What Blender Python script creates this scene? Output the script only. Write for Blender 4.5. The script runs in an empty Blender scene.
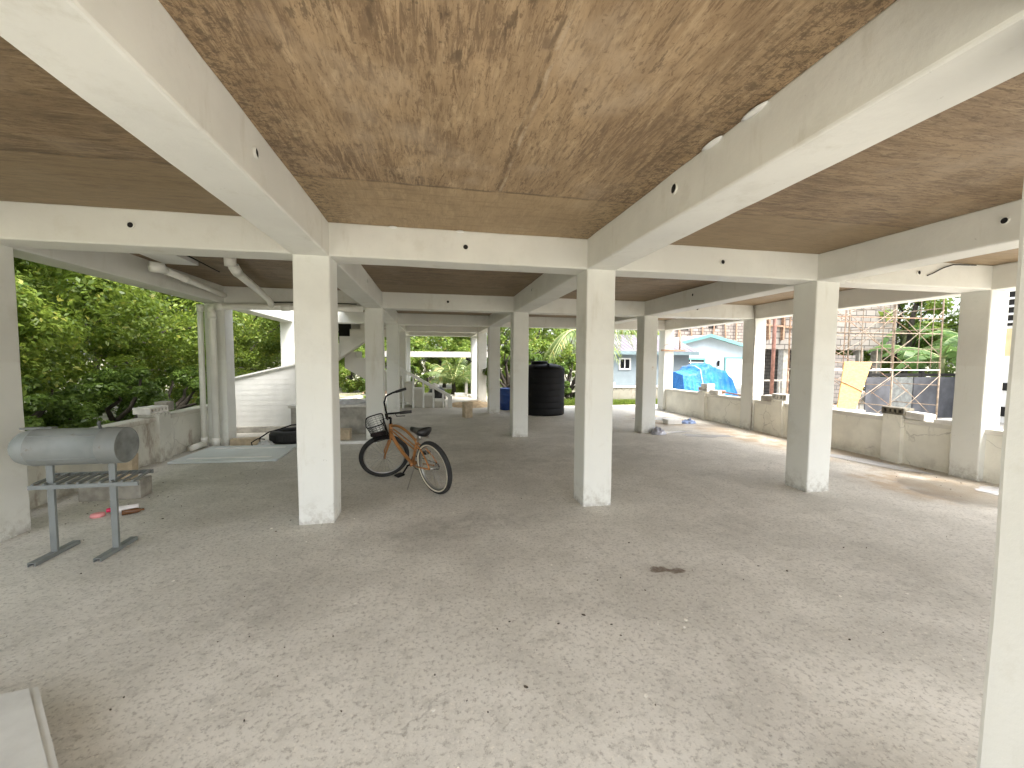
import bpy, math, random
import numpy as np
from mathutils import Vector, Matrix, noise
R = math.radians
S = bpy.context.scene
C = S.collection

# ------------------------------------------------------------------ camera
cam = bpy.data.objects.new("camera", bpy.data.cameras.new("camera")); C.objects.link(cam)
F_PX, YAW, PIT, ROL = 409.8, .1899, .0598, .0068
cy, sy, cp, sp, cr, sr = math.cos(YAW), math.sin(YAW), math.cos(PIT), math.sin(PIT), math.cos(ROL), math.sin(ROL)
r0 = Vector((cy, -sy, 0)); u0 = Vector((sp*sy, sp*cy, cp)); fw = Vector((cp*sy, cp*cy, -sp))
rt = r0*cr + u0*sr; up = u0*cr - r0*sr
cam.matrix_world = Matrix(((rt.x, up.x, -fw.x, 0), (rt.y, up.y, -fw.y, 0), (rt.z, up.z, -fw.z, 1.5), (0, 0, 0, 1)))
cam.data.sensor_width = 36; cam.data.lens = F_PX/1024*36
cam.data.clip_start = .05; cam.data.clip_end = 600
S.camera = cam

# ------------------------------------------------------------------ light
SUN_EL, SUN_AZ = 58, 138          # azimuth clockwise from +Y
W = bpy.data.worlds.new("World"); S.world = W; W.use_nodes = True
nt = W.node_tree; bg = nt.nodes['Background']
sky = nt.nodes.new('ShaderNodeTexSky'); sky.sky_type = 'NISHITA'; sky.sun_disc = False
sky.sun_elevation = R(SUN_EL); sky.sun_rotation = R(SUN_AZ); sky.air_density = 1.0; sky.dust_density = 4.0
hs = nt.nodes.new('ShaderNodeHueSaturation'); hs.inputs['Saturation'].default_value = .36
tn = nt.nodes.new('ShaderNodeMix'); tn.data_type = 'RGBA'; tn.blend_type = 'MULTIPLY'; tn.inputs[0].default_value = 1
tn.inputs[7].default_value = (1.0, 1.0, .99, 1)
nt.links.new(sky.outputs[0], hs.inputs['Color']); nt.links.new(hs.outputs[0], tn.inputs[6])
nt.links.new(tn.outputs[2], bg.inputs['Color']); bg.inputs['Strength'].default_value = .15
sun = bpy.data.objects.new("sun", bpy.data.lights.new("sun", 'SUN')); C.objects.link(sun)
sun.data.energy = 1.1; sun.data.angle = R(26); sun.data.color = (1, .97, .92)
sd = Vector((math.sin(R(SUN_AZ))*math.cos(R(SUN_EL)), math.cos(R(SUN_AZ))*math.cos(R(SUN_EL)), math.sin(R(SUN_EL))))
sun.rotation_euler = sd.to_track_quat('Z', 'Y').to_euler(); sun.location = sd*30
S.view_settings.view_transform = 'Standard'; S.view_settings.look = 'None'
S.view_settings.exposure = 2.35; S.view_settings.gamma = 1
S.render.engine = 'CYCLES'
S.cycles.max_bounces = 10; S.cycles.diffuse_bounces = 7; S.cycles.glossy_bounces = 3
S.cycles.transparent_max_bounces = 8

# ------------------------------------------------------------------ node helpers
class NT:
    def __init__(s, name):
        s.m = bpy.data.materials.new(name); s.m.use_nodes = True
        s.t = s.m.node_tree; s.b = s.t.nodes['Principled BSDF']; s.out = s.t.nodes['Material Output']
        s.co = s.n('ShaderNodeTexCoord').outputs['Object']
    def n(s, k): return s.t.nodes.new(k)
    def l(s, a, b): s.t.links.new(a, b)
    def put(s, v, sock):
        if hasattr(v, 'is_output'): s.l(v, sock)
        elif isinstance(v, (tuple, list)): sock.default_value = (*v, 1) if len(v) == 3 and len(sock.default_value) == 4 else v
        else: sock.default_value = v
    def map(s, scale=(1, 1, 1), rot=(0, 0, 0), loc=(0, 0, 0), co=None):
        m = s.n('ShaderNodeMapping'); s.l(co or s.co, m.inputs['Vector'])
        m.inputs['Scale'].default_value = scale; m.inputs['Rotation'].default_value = rot; m.inputs['Location'].default_value = loc
        return m.outputs[0]
    def noise(s, scale, detail=4, rough=.55, co=None, dist=0):
        m = s.n('ShaderNodeTexNoise'); s.l(co or s.co, m.inputs['Vector'])
        m.inputs['Scale'].default_value = scale; m.inputs['Detail'].default_value = detail
        m.inputs['Roughness'].default_value = rough; m.inputs['Distortion'].default_value = dist
        return m.outputs[0]
    def vor(s, scale, co=None, out='Distance', feat='F1'):
        m = s.n('ShaderNodeTexVoronoi'); m.feature = feat; s.l(co or s.co, m.inputs['Vector']); m.inputs['Scale'].default_value = scale
        return m.outputs[out]
    def ramp(s, v, a, b, ca=0., cb=1.):
        m = s.n('ShaderNodeMapRange'); m.interpolation_type = 'SMOOTHSTEP'
        s.put(v, m.inputs[0]); m.inputs[1].default_value = a; m.inputs[2].default_value = b
        m.inputs[3].default_value = ca; m.inputs[4].default_value = cb
        return m.outputs[0]
    def math(s, op, a, b=0.):
        m = s.n('ShaderNodeMath'); m.operation = op; s.put(a, m.inputs[0]); s.put(b, m.inputs[1]); return m.outputs[0]
    def mix(s, f, a, b, mode='MIX'):
        m = s.n('ShaderNodeMix'); m.data_type = 'RGBA'; m.blend_type = mode
        s.put(f, m.inputs[0]); s.put(a, m.inputs[6]); s.put(b, m.inputs[7]); return m.outputs[2]
    def sep(s):
        m = s.n('ShaderNodeSeparateXYZ'); s.l(s.co, m.inputs[0]); return m.outputs
    def blob(s, cx, cyy, rx, ry, rot=0, wob=.35, ns=3., e0=1.0, e1=.8):
        """soft irregular ellipse mask on the floor plane"""
        m = s.n('ShaderNodeMapping'); m.vector_type = 'TEXTURE'; s.l(s.co, m.inputs['Vector'])
        m.inputs['Location'].default_value = (cx, cyy, 0); m.inputs['Rotation'].default_value = (0, 0, R(rot))
        m.inputs['Scale'].default_value = (rx, ry, 1)
        ln = s.n('ShaderNodeVectorMath'); ln.operation = 'LENGTH'; s.l(m.outputs[0], ln.inputs[0])
        w = s.math('MULTIPLY', s.math('SUBTRACT', s.noise(ns, 4), .5), wob*2)
        return s.ramp(s.math('ADD', ln.outputs['Value'], w), e0, e1)
    def bump(s, h, strength=.3, dist=.01):
        m = s.n('ShaderNodeBump'); m.inputs['Strength'].default_value = strength; m.inputs['Distance'].default_value = dist
        s.put(h, m.inputs['Height']); s.l(m.outputs[0], s.b.inputs['Normal'])
    def fin(s, col, rough=.8, metal=0, spec=None):
        s.put(col, s.b.inputs['Base Color']); s.put(rough, s.b.inputs['Roughness']); s.b.inputs['Metallic'].default_value = metal
        if spec is not None: s.b.inputs['Specular IOR Level'].default_value = spec
        return s.m

def plain(name, col, rough=.6, metal=0, var=.12, ns=8., bump=.1):
    s = NT(name); v = s.ramp(s.noise(ns, 5), .3, .7, 1-var, 1+var)
    c = s.mix(1., col, (1, 1, 1)); m = s.n('ShaderNodeVectorMath'); m.operation = 'SCALE'
    m.inputs[0].default_value = col[:3]; s.l(v, m.inputs['Scale'])
    if bump: s.bump(s.noise(ns*6, 4), bump, .004)
    return s.fin(m.outputs[0], rough, metal)

def paint_mat(name, base=(.70, .69, .63), low_dirt=True, seed=0.):
    s = NT(name); x, y, z = s.sep()
    big = s.noise(.9, 5, .6, s.map(loc=(seed, seed*1.7, 0)))
    c = s.mix(s.ramp(big, .38, .66), tuple(v*.93 for v in base), tuple(min(1, v*1.05) for v in base))
    c = s.mix(s.ramp(s.noise(14, 6, .7), .55, .8, 0, .35), c, tuple(v*.83 for v in base))
    if low_dirt:   # newer, cooler coat on the lower half
        lo_ = s.ramp(s.math('ADD', z, s.math('MULTIPLY', s.math('SUBTRACT', s.noise(2, 3), .5), .06)), 1.47, 1.44)
        c = s.mix(s.math('MULTIPLY', lo_, .6), c, (.78, .79, .75))
        rs_ = s.math('MULTIPLY', s.ramp(s.noise(4.2, 4, .6, s.map(scale=(1, 1, .6), loc=(seed+2, 3, 1))), .70, .76), s.ramp(s.noise(30, 4), .4, .6))
        c = s.mix(s.math('MULTIPLY', rs_, .5), c, (.42, .30, .17))
    # brushed streaks and scuffs
    st = s.noise(5, 6, .65, s.map(scale=(1, 1, .18), loc=(3, seed, 1)))
    c = s.mix(s.ramp(st, .58, .74, 0, .4), c, (.52, .49, .40))
    c = s.mix(s.ramp(s.noise(2.6, 6, .7, s.map(loc=(seed, 8, 5))), .56, .68, 0, .28), c, (.58, .56, .48))
    sc = s.noise(16, 4, .7, s.map(loc=(7, 2, seed)))
    c = s.mix(s.ramp(sc, .70, .76, 0, .55), c, (.35, .33, .29))
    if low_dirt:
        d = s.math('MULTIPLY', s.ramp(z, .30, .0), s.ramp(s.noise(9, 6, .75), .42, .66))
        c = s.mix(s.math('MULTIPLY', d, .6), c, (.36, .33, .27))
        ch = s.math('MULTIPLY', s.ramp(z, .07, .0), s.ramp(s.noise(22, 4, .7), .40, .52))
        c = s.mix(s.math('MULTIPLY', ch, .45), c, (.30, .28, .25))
    h = s.math('ADD', s.math('MULTIPLY', s.noise(3.5, 4), 1.0), s.math('MULTIPLY', s.noise(40, 5, .7), .16))
    s.bump(h, .55, .012)
    return s.fin(c, .62, 0, .35)

def slab_mat(name, along='Y', offx=.45, offy=2.96, seed=0., dark=1., extra=True):
    s = NT(name); x, y, z = s.sep()
    Y_ = along == 'Y'
    def st_(a, b_, l0=0.): return s.map(scale=(a, b_, 1) if Y_ else (b_, a, 1), loc=(seed+l0, seed*2+l0, 0))
    g1 = s.noise(1.0, 9, .72, st_(7, 1.3), 1.0); g2 = s.noise(1.0, 9, .78, st_(24, 3.2, 3), .6)
    g3 = s.noise(1.0, 6, .8, st_(60, 9, 5), .3); big = s.noise(.9, 7, .68, s.map(loc=(seed*3, 1, 0)), .5)
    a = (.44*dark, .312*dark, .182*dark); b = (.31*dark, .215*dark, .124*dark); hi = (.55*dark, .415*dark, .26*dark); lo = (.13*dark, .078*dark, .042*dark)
    c = s.mix(s.ramp(g1, .38, .64), b, a)
    c = s.mix(s.ramp(g2, .50, .64, 0, .6), c, hi)
    c = s.mix(s.ramp(s.noise(1.0, 8, .8, st_(22, 4.5, 9), .8), .55, .63, 0, .7), c, lo)
    c = s.mix(s.ramp(g3, .50, .62, 0, .62), c, lo)
    pt = s.ramp(s.noise(1.3, 5, .65, s.map(loc=(seed, 11, 0)), .5), .50, .60)
    c = s.mix(s.math('MULTIPLY', pt, s.ramp(s.noise(1.0, 8, .8, st_(30, 3.2, 2), .8), .46, .58)), c, (.20*dark, .135*dark, .08*dark))
    c = s.mix(s.ramp(big, .50, .70, 0, .5), c, (.26*dark, .168*dark, .09*dark))
    c = s.mix(s.ramp(s.noise(1.7, 5, .6, s.map(loc=(9, seed, 0))), .5, .72, 0, .5), c, (.52*dark, .41*dark, .29*dark))
    c = s.mix(s.ramp(s.noise(26, 6, .8), .56, .66, 0, .5), c, lo)
    # dark lifted-film marks, short dashes along the grain
    dk = s.noise(2.2, 5, .72, s.map(scale=(7, 2.2, 1) if along == 'Y' else (2.2, 7, 1), loc=(5, seed, 0)))
    pz = s.ramp(s.noise(.9, 4, .6, s.map(loc=(seed+4, 2, 0))), .44, .62)
    c = s.mix(s.math('MULTIPLY', s.ramp(dk, .57, .63, 0, .7), pz), c, (.11, .075, .045))
    sp_ = s.vor(22, s.map(loc=(seed, 3, 0)))
    c = s.mix(s.math('MULTIPLY', s.ramp(sp_, .16, .08, 0, .6), s.ramp(s.noise(2.2, 3), .52, .62)), c, (.09, .07, .045))
    # board seams: one running away, one across, plus a far strip of its own tint
    jit = s.math('MULTIPLY', s.math('SUBTRACT', s.noise(3, 4), .5), .05)
    yy = s.math('ADD', y, jit); xx = s.math('ADD', x, jit)
    far = s.ramp(yy, offy-.005, offy+.005)
    c = s.mix(s.math('MULTIPLY', far, .55), c, (.42*dark, .31*dark, .18*dark))
    near = s.math('SUBTRACT', 1., far)
    xg = s.noise(1.0, 7, .75, s.map(scale=(2.4, 22, 1), loc=(seed, 7, 0)), .4)
    c = s.mix(s.math('MULTIPLY', far, s.ramp(xg, .52, .64, 0, .6)), c, (.24*dark, .165*dark, .095*dark))
    if offx < 10:      # mould and lifted skin along the two beams that carry this board
        ed = s.math('MAXIMUM', s.ramp(x, -.45, -.90), s.ramp(x, 1.0, 1.48))
        en = s.math('MULTIPLY', ed, s.ramp(s.noise(20, 7, .85, s.map(scale=(1, 1.4, 1), loc=(2, 3, 0)), .3), .49, .56))
        c = s.mix(s.math('MULTIPLY', en, .75), c, (.10, .068, .042))
    dy = s.math('ABSOLUTE', s.math('SUBTRACT', yy, offy)); dx = s.math('ABSOLUTE', s.math('SUBTRACT', xx, offx))
    sy_ = s.ramp(dy, .022, .006)
    sx_ = s.math('MULTIPLY', s.ramp(dx, .014, .004), near)
    seam = s.math('MAXIMUM', sy_, sx_)
    c = s.mix(s.math('MULTIPLY', seam, s.ramp(s.noise(9, 4), .4, .65, .15, .75)), c, (.13, .09, .055))
    rdg = s.math('MULTIPLY', s.ramp(s.math('ABSOLUTE', s.math('SUBTRACT', xx, offx+.024)), .014, .004), near)
    c = s.mix(s.math('MULTIPLY', rdg, s.ramp(s.noise(6, 5, .7), .42, .6, .05, .5)), c, (.55, .45, .33))
    h = s.math('ADD', s.math('MULTIPLY', g1, .6), s.math('ADD', s.math('MULTIPLY', g2, .35), s.math('MULTIPLY', s.math('SUBTRACT', rdg, seam), .8)))
    s.bump(h, .5, .01)
    return s.fin(c, .6, 0, .4)

def floor_mat():
    s = NT("floor_concrete"); x, y, z = s.sep()
    big = s.noise(.42, 6, .6, None, .3); med = s.noise(1.6, 7, .62, None, .5); fine = s.noise(38, 6, .75); mid = s.noise(9, 7, .7)
    c = s.mix(s.ramp(med, .32, .70), (.55, .525, .47), (.68, .65, .59))
    c = s.mix(s.ramp(big, .50, .70, 0, .5), c, (.39, .37, .33))
    c = s.mix(s.ramp(s.noise(.8, 6, .65, s.map(loc=(4, 8, 0)), .6), .52, .72, 0, .5), c, (.62, .595, .54))
    c = s.mix(s.ramp(mid, .50, .68, 0, .45), c, (.37, .35, .31))
    # trowel sweeps
    w = s.noise(2.1, 6, .7, s.map(scale=(.5, 2.4, 1), rot=(0, 0, .5)), 1.2)
    c = s.mix(s.ramp(w, .58, .72, 0, .30), c, (.58, .54, .47))
    # pitted grain
    c = s.mix(s.ramp(fine, .50, .64, 0, .7), c, (.29, .268, .232))
    c = s.mix(s.ramp(s.noise(20, 7, .8, s.map(loc=(6, 1, 0))), .54, .66, 0, .28), c, (.27, .255, .225))
    c = s.mix(s.ramp(s.noise(48, 4, .7, s.map(loc=(2, 5, 0))), .56, .68, 0, .8), c, (.70, .66, .58))
    pv = s.vor(30, s.map(scale=(1, 1.5, 1)))
    pm = s.ramp(s.noise(1.3, 4), .46, .62)
    c = s.mix(s.math('MULTIPLY', s.ramp(pv, .14, .05, 0, .6), pm), c, (.13, .115, .10))
    # nearer floor is rougher and paler where the top coat wore off
    # dark worn patches as in the photograph
    for (cx, cyy, rx, ry, rot, k) in [(-.1, 3.55, .75, .35, 10, .5), (.55, 3.7, .6, .28, -5, .45), (-1.05, 2.7, .4, .6, -30, .38), (.6, 5.6, 1.6, .5, 5, .35),
                                      (3.0, 6.2, 2.0, .7, 8, .35), (4.2, 4.6, 1.2, .35, -15, .3), (3.2, 2.2, .5, .8, -20, .30), (-.3, 8.6, 1.4, .7, 0, .35), (2.6, 3.2, 1.0, .5, 20, .25),(-3.0,5.45,.55,.28,0,.45),(.6,6.9,2,.5,0,.3)]:
        c = s.mix(s.math('MULTIPLY', s.math('MULTIPLY', s.blob(cx, cyy, rx, ry, rot, .8, 3.6, 1.15, .2), s.ramp(s.noise(7, 7, .75), .38, .62, .25, 1.)), k*.9), c, (.25, .235, .205))
    # rust-tan damp along the right hand wall
    wet = s.n('ShaderNodeMath'); wet.operation = 'MAXIMUM'
    b1 = s.blob(6.2, 6.6, .75, 2.9, 6, .55, 1.7, 1.1, .4); b2 = s.blob(5.9, 3.9, .9, .8, 25, .5, 2.2, 1.1, .5)
    b3 = s.blob(5.6, 9.3, .9, 1.2, 0, .5, 1.8, 1.1, .5)
    s.l(b1, wet.inputs[0]); s.l(b2, wet.inputs[1]); wetm = s.math('MAXIMUM', wet.outputs[0], b3)
    c = s.mix(s.math('MULTIPLY', wetm, s.ramp(s.noise(3.2, 5), .36, .6, .2, .75)), c, (.33, .235, .14))
    b4 = s.blob(6.0, 3.55, .55, .7, 0, .5, 2.5, 1.05, .7)
    c = s.mix(s.math('MULTIPLY', b4, .6), c, (.12, .105, .085))
    # oil stain: two joined spots
    o = s.math('MAXIMUM', s.math('MAXIMUM', s.blob(1.58, 2.61, .085, .05, -8, .6, 18, 1.0, .6), s.blob(1.71, 2.57, .07, .042, 5, .6, 18, 1.0, .6)), s.blob(1.65, 2.585, .06, .025, -20, .4, 18, 1., .7))
    hl = s.blob(1.64, 2.59, .24, .12, -8, .5, 7, 1.1, .2)
    c = s.mix(s.math('MULTIPLY', hl, .28), c, (.22, .18, .14))
    c = s.mix(s.math('MULTIPLY', o, s.ramp(s.noise(40, 5, .7), .3, .6, .6, .9)), c, (.13, .092, .066))
    # hairline crack
    cv = s.n('ShaderNodeTexVoronoi'); cv.feature = 'DISTANCE_TO_EDGE'; cv.inputs['Scale'].default_value = .33
    dm = s.n('ShaderNodeVectorMath'); dm.operation = 'ADD'; nz = s.n('ShaderNodeTexNoise'); nz.inputs['Scale'].default_value = 2.5; nz.inputs['Detail'].default_value = 6
    s.l(s.co, nz.inputs['Vector']); sc = s.n('ShaderNodeVectorMath'); sc.operation = 'SCALE'; sc.inputs['Scale'].default_value = .5
    s.l(nz.outputs['Color'], sc.inputs[0]); s.l(s.co, dm.inputs[0]); s.l(sc.outputs[0], dm.inputs[1]); s.l(dm.outputs[0], cv.inputs['Vector'])
    c = s.mix(s.math('MULTIPLY', s.ramp(cv.outputs[0], .0022, .0006), s.ramp(s.noise(1.1, 3), .5, .6, 0, .3)), c, (.12, .105, .09))
    h = s.math('ADD', s.math('MULTIPLY', mid, .5), s.math('ADD', s.math('MULTIPLY', fine, .35), s.math('MULTIPLY', med, .8)))
    s.bump(h, .55, .012)
    b5 = s.blob(6.45, 5.1, .35, 1.3, 8, .5, 2.5, 1.05, .7)
    c = s.mix(s.math('MULTIPLY', b5, .45), c, (.20, .165, .12))
    ro = s.math('SUBTRACT', .78, s.math('MULTIPLY', s.math('MAXIMUM', b4, b5), .5))
    return s.fin(c, ro, 0, .35)

def wall_mat(name, base, mould=(.07, .06, .045), amount=.6, ztop=.7, rust=.0, green=False):
    s = NT(name); x, y, z = s.sep()
    c = s.mix(s.ramp(s.noise(2.2, 5), .35, .65), tuple(v*.9 for v in base), tuple(min(1, v*1.05) for v in base))
    c = s.mix(s.ramp(s.noise(11, 6, .7), .52, .78, 0, .25), c, tuple(v*.8 for v in base))
    drip = s.noise(6, 6, .7, s.map(scale=(1.3, 1.3, .28)))
    top = s.ramp(z, ztop-.42, ztop+.02); vtop = s.ramp(z, ztop-.13, ztop-.02)
    m = s.math('MULTIPLY', top, s.ramp(drip, .60, .70)); m2 = s.math('MULTIPLY', vtop, s.ramp(s.noise(13, 5, .7), .50, .62))
    c = s.mix(s.math('MULTIPLY', s.math('MAXIMUM', m, m2), amount), c, mould)
    low = s.math('MULTIPLY', s.ramp(z, .28, .0), s.ramp(s.noise(5, 6, .7), .42, .66))
    c = s.mix(s.math('MULTIPLY', low, amount*.8), c, (.13, .12, .08) if green else (.22, .18, .13))
    if rust:
        rr = s.ramp(s.noise(3, 6, .7, s.map(scale=(1.6, 1.6, .5), loc=(4, 1, 0))), .53, .68, 0, rust)
        c = s.mix(rr, c, (.20, .115, .06))
    s.bump(s.math('ADD', s.noise(5, 5), s.math('MULTIPLY', s.noise(45, 5), .3)), .5, .012)
    return s.fin(c, .8)

def brick_mat(name, c1, c2, mortar, bw, bh, axis='XZ', ms=.012, dirt=.3):
    s = NT(name); o = s.sep(); cb = s.n('ShaderNodeCombineXYZ')
    s.l(o['XYZ'.index(axis[0])], cb.inputs[0]); s.l(o['XYZ'.index(axis[1])], cb.inputs[1])
    b = s.n('ShaderNodeTexBrick'); s.l(cb.outputs[0], b.inputs['Vector'])
    b.inputs['Scale'].default_value = 1; b.inputs['Brick Width'].default_value = bw; b.inputs['Row Height'].default_value = bh
    b.inputs['Mortar Size'].default_value = ms; b.inputs['Color1'].default_value = (*c1, 1); b.inputs['Color2'].default_value = (*c2, 1); b.inputs['Mortar'].default_value = (*mortar, 1)
    b.inputs['Mortar Smooth'].default_value = .2
    c = s.mix(s.ramp(s.noise(5, 6, .7), .5, .75, 0, dirt), b.outputs['Color'], tuple(v*.45 for v in c1))
    s.bump(s.math('SUBTRACT', s.math('MULTIPLY', s.noise(30, 4), .3), b.outputs['Fac']), .6, .012)
    return s.fin(c, .9)

def leaf_mat(name, a, b, gloss=.45, tr=.35, yellow=None):
    s = NT(name); g = s.n('ShaderNodeNewGeometry')
    rnd = g.outputs['Random Per Island']
    c = s.mix(rnd, a, b)
    if yellow: c = s.mix(s.math('GREATER_THAN', rnd, .93), c, yellow)
    s.fin(c, gloss, 0, .4)
    t = s.n('ShaderNodeBsdfTranslucent'); s.l(s.mix(.5, c, tuple(min(1, v*1.8) for v in b)), t.inputs['Color'])
    mx = s.n('ShaderNodeMixShader'); mx.inputs[0].default_value = tr
    s.l(s.b.outputs[0], mx.inputs[1]); s.l(t.outputs[0], mx.inputs[2]); s.l(mx.outputs[0], s.out.inputs['Surface'])
    return s.m

# ------------------------------------------------------------------ mesh helpers
class MB:
    def __init__(s): s.v = []; s.f = []; s.sm = []
    def add(s, vs, fs, smooth=False):
        o = len(s.v); s.v += [tuple(v) for v in vs]; s.f += [tuple(i+o for i in f) for f in fs]; s.sm += [smooth]*len(fs); return s
    def box(s, c, d, rot=None, bev=0.):
        """box with optional chamfer; rot is an Euler tuple in degrees"""
        hx, hy, hz = d[0]/2, d[1]/2, d[2]/2
        M = Matrix.Identity(3)
        if rot:
            from mathutils import Euler
            M = Euler([R(a) for a in rot]).to_matrix()
        c = Vector(c)
        if bev <= 0:
            vs = [M@Vector((a*hx, b*hy, e*hz))+c for e in (-1, 1) for b in (-1, 1) for a in (-1, 1)]
            return s.add(vs, [(0, 2, 3, 1), (4, 5, 7, 6), (0, 1, 5, 4), (2, 6, 7, 3), (0, 4, 6, 2), (1, 3, 7, 5)])
        bv = min(bev, hx*.9, hy*.9, hz*.9)
        import bmesh
        bm = bmesh.new(); bmesh.ops.create_cube(bm, size=1)
        for v in bm.verts: v.co = Vector((v.co.x*2*hx, v.co.y*2*hy, v.co.z*2*hz))
        bmesh.ops.bevel(bm, geom=bm.edges[:], offset=bv, segments=2, affect='EDGES', profile=.6)
        bm.verts.index_update(); vs = [M@v.co+c for v in bm.verts]; fs = [[v.index for v in f.verts] for f in bm.faces]; bm.free()
        return s.add(vs, fs)
    def tube(s, pts, r, n=8, closed=False, caps=True, ry=None):
        pts = [Vector(p) for p in pts]; m = len(pts)
        rs = r if isinstance(r, (list, tuple)) else [r]*m
        vs = []; ref = None
        for i, p in enumerate(pts):
            if closed: t = (pts[(i+1) % m]-pts[i-1]).normalized()
            else: t = (pts[min(i+1, m-1)]-pts[max(i-1, 0)]).normalized()
            if ref is None:
                ref = Vector((0, 0, 1)) if abs(t.z) < .9 else Vector((1, 0, 0))
            a = (ref-t*ref.dot(t)).normalized(); ref = a; b = t.cross(a)
            for k in range(n):
                th = 2*math.pi*k/n; vs.append(p+a*(math.cos(th)*rs[i])+b*(math.sin(th)*(ry if ry else rs[i])))
        fs = []
        for i in range(m if closed else m-1):
            j = (i+1) % m
            for k in range(n): fs.append((i*n+k, i*n+(k+1) % n, j*n+(k+1) % n, j*n+k))
        if caps and not closed: fs += [tuple(range(n-1, -1, -1)), tuple((m-1)*n+k for k in range(n))]
        return s.add(vs, fs, True)
    def cyl(s, a, b, r, n=12, r2=None): return s.tube([a, b], [r, r if r2 is None else r2], n)
    def lathe(s, prof, c=(0, 0, 0), axis='Z', n=32, arc=None):
        """prof = [(radius, height)...] revolved"""
        vs = []; c = Vector(c)
        for (r_, h) in prof:
            for k in range(n):
                th = 2*math.pi*k/n; q = (r_*math.cos(th), r_*math.sin(th), h)
                if axis == 'X': q = (q[2], q[0], q[1])
                if axis == 'Y': q = (q[0], q[2], q[1])
                vs.append(Vector(q)+c)
        fs = [(i*n+k, i*n+(k+1) % n, (i+1)*n+(k+1) % n, (i+1)*n+k) for i in range(len(prof)-1) for k in range(n)]
        return s.add(vs, fs, True)
    def poly(s, pts, th, axis=(0, 0, 1)):
        a = Vector(axis)*th; n = len(pts); p = [Vector(q) for q in pts]
        return s.add(p+[q+a for q in p], [tuple(range(n-1, -1, -1)), tuple(range(n, 2*n))]+[(i, (i+1) % n, n+(i+1) % n, n+i) for i in range(n)])
    def build(s, name, mat, parent=None, loc=None):
        me = bpy.data.meshes.new(name); me.from_pydata(s.v, [], s.f)
        me.polygons.foreach_set('use_smooth', s.sm); me.materials.append(mat); me.update()
        o = bpy.data.objects.new(name, me); C.objects.link(o)
        if parent: o.parent = parent
        if loc: o.location = loc
        return o

def cast(a0, a1, w, h, seed, r=.014, seg=.16, amp=.0045, skew=0):
    """hand plastered concrete member from a0 to a1; w across, h up (or across if vertical); rounded, slightly uneven"""
    a0, a1 = Vector(a0), Vector(a1); t = (a1-a0); L = t.length; t.normalize()
    if abs(t.z) > .5: A, B = Vector((1, 0, 0)), Vector((0, 1, 0))
    else: A, B = t.cross(Vector((0, 0, 1))).normalized(), Vector((0, 0, 1))
    prof = []
    hw, hh = w/2, h/2
    for (sx, sy_) in ((1, 1), (-1, 1), (-1, -1), (1, -1)):
        arc = [(0, 1), (.7, .7), (1, 0)] if sx*sy_ > 0 else [(1, 0), (.7, .7), (0, 1)]
        if (sx, sy_) == (1, 1): arc = [(1, 0), (.7, .7), (0, 1)]
        if (sx, sy_) == (-1, 1): arc = [(0, 1), (.7, .7), (1, 0)]
        if (sx, sy_) == (-1, -1): arc = [(1, 0), (.7, .7), (0, 1)]
        if (sx, sy_) == (1, -1): arc = [(0, 1), (.7, .7), (1, 0)]
        for (u, v) in arc: prof.append((sx*(hw-r+r*u), sy_*(hh-r+r*v)))
    # extra points in the middle of each side
    pp = []
    for i, p in enumerate(prof):
        pp.append(p); q = prof[(i+1) % len(prof)]
        if math.dist(p, q) > .08: pp.append(((p[0]+q[0])/2, (p[1]+q[1])/2))
    n = len(pp); m = max(2, int(L/seg)+1); vs = []
    for i in range(m):
        for (u, v) in pp:
            q = a0+t*(L*i/(m-1)); base = q+A*u+B*v
            d = noise.noise(base*2.3+Vector((seed, 0, 0)))*amp+noise.noise(base*9+Vector((0, seed, 0)))*amp*.45
            nn = A*(u/hw)+B*(v/hh); nn.normalize(); vs.append(base+nn*d)
    fs = [(i*n+k, i*n+(k+1) % n, (i+1)*n+(k+1) % n, (i+1)*n+k) for i in range(m-1) for k in range(n)]
    fs += [tuple(range(n-1, -1, -1)), tuple((m-1)*n+k for k in range(n))]
    b = MB(); b.add(vs, fs, False); return b

def tag(o, label=None, cat=None, group=None, kind=None):
    if label: o['label'] = label
    if cat: o['category'] = cat
    if group: o['group'] = group
    if kind: o['kind'] = kind
    return o
def empty(name, loc=(0, 0, 0), rz=0, label=None, cat=None, group=None):
    o = bpy.data.objects.new(name, None); C.objects.link(o); o.location = loc; o.rotation_euler = (0, 0, R(rz)); o.empty_display_size = .1
    return tag(o, label, cat, group)
def copy_tree(o, parent=None):
    c = o.copy(); C.objects.link(c); c.parent = parent
    for ch in list(o.children): copy_tree(ch, c)
    return c
def fast_mesh(name, verts, quads, mat, parent=None):
    me = bpy.data.meshes.new(name); nv, nf = len(verts), len(quads); k = quads.shape[1]
    me.vertices.add(nv); me.vertices.foreach_set('co', verts.astype(np.float32).ravel())
    me.loops.add(nf*k); me.loops.foreach_set('vertex_index', quads.astype(np.int32).ravel())
    me.polygons.add(nf); me.polygons.foreach_set('loop_start', np.arange(0, nf*k, k, dtype=np.int32))
    me.update(calc_edges=True); me.materials.append(mat)
    o = bpy.data.objects.new(name, me); C.objects.link(o)
    if parent: o.parent = parent
    return o

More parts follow.
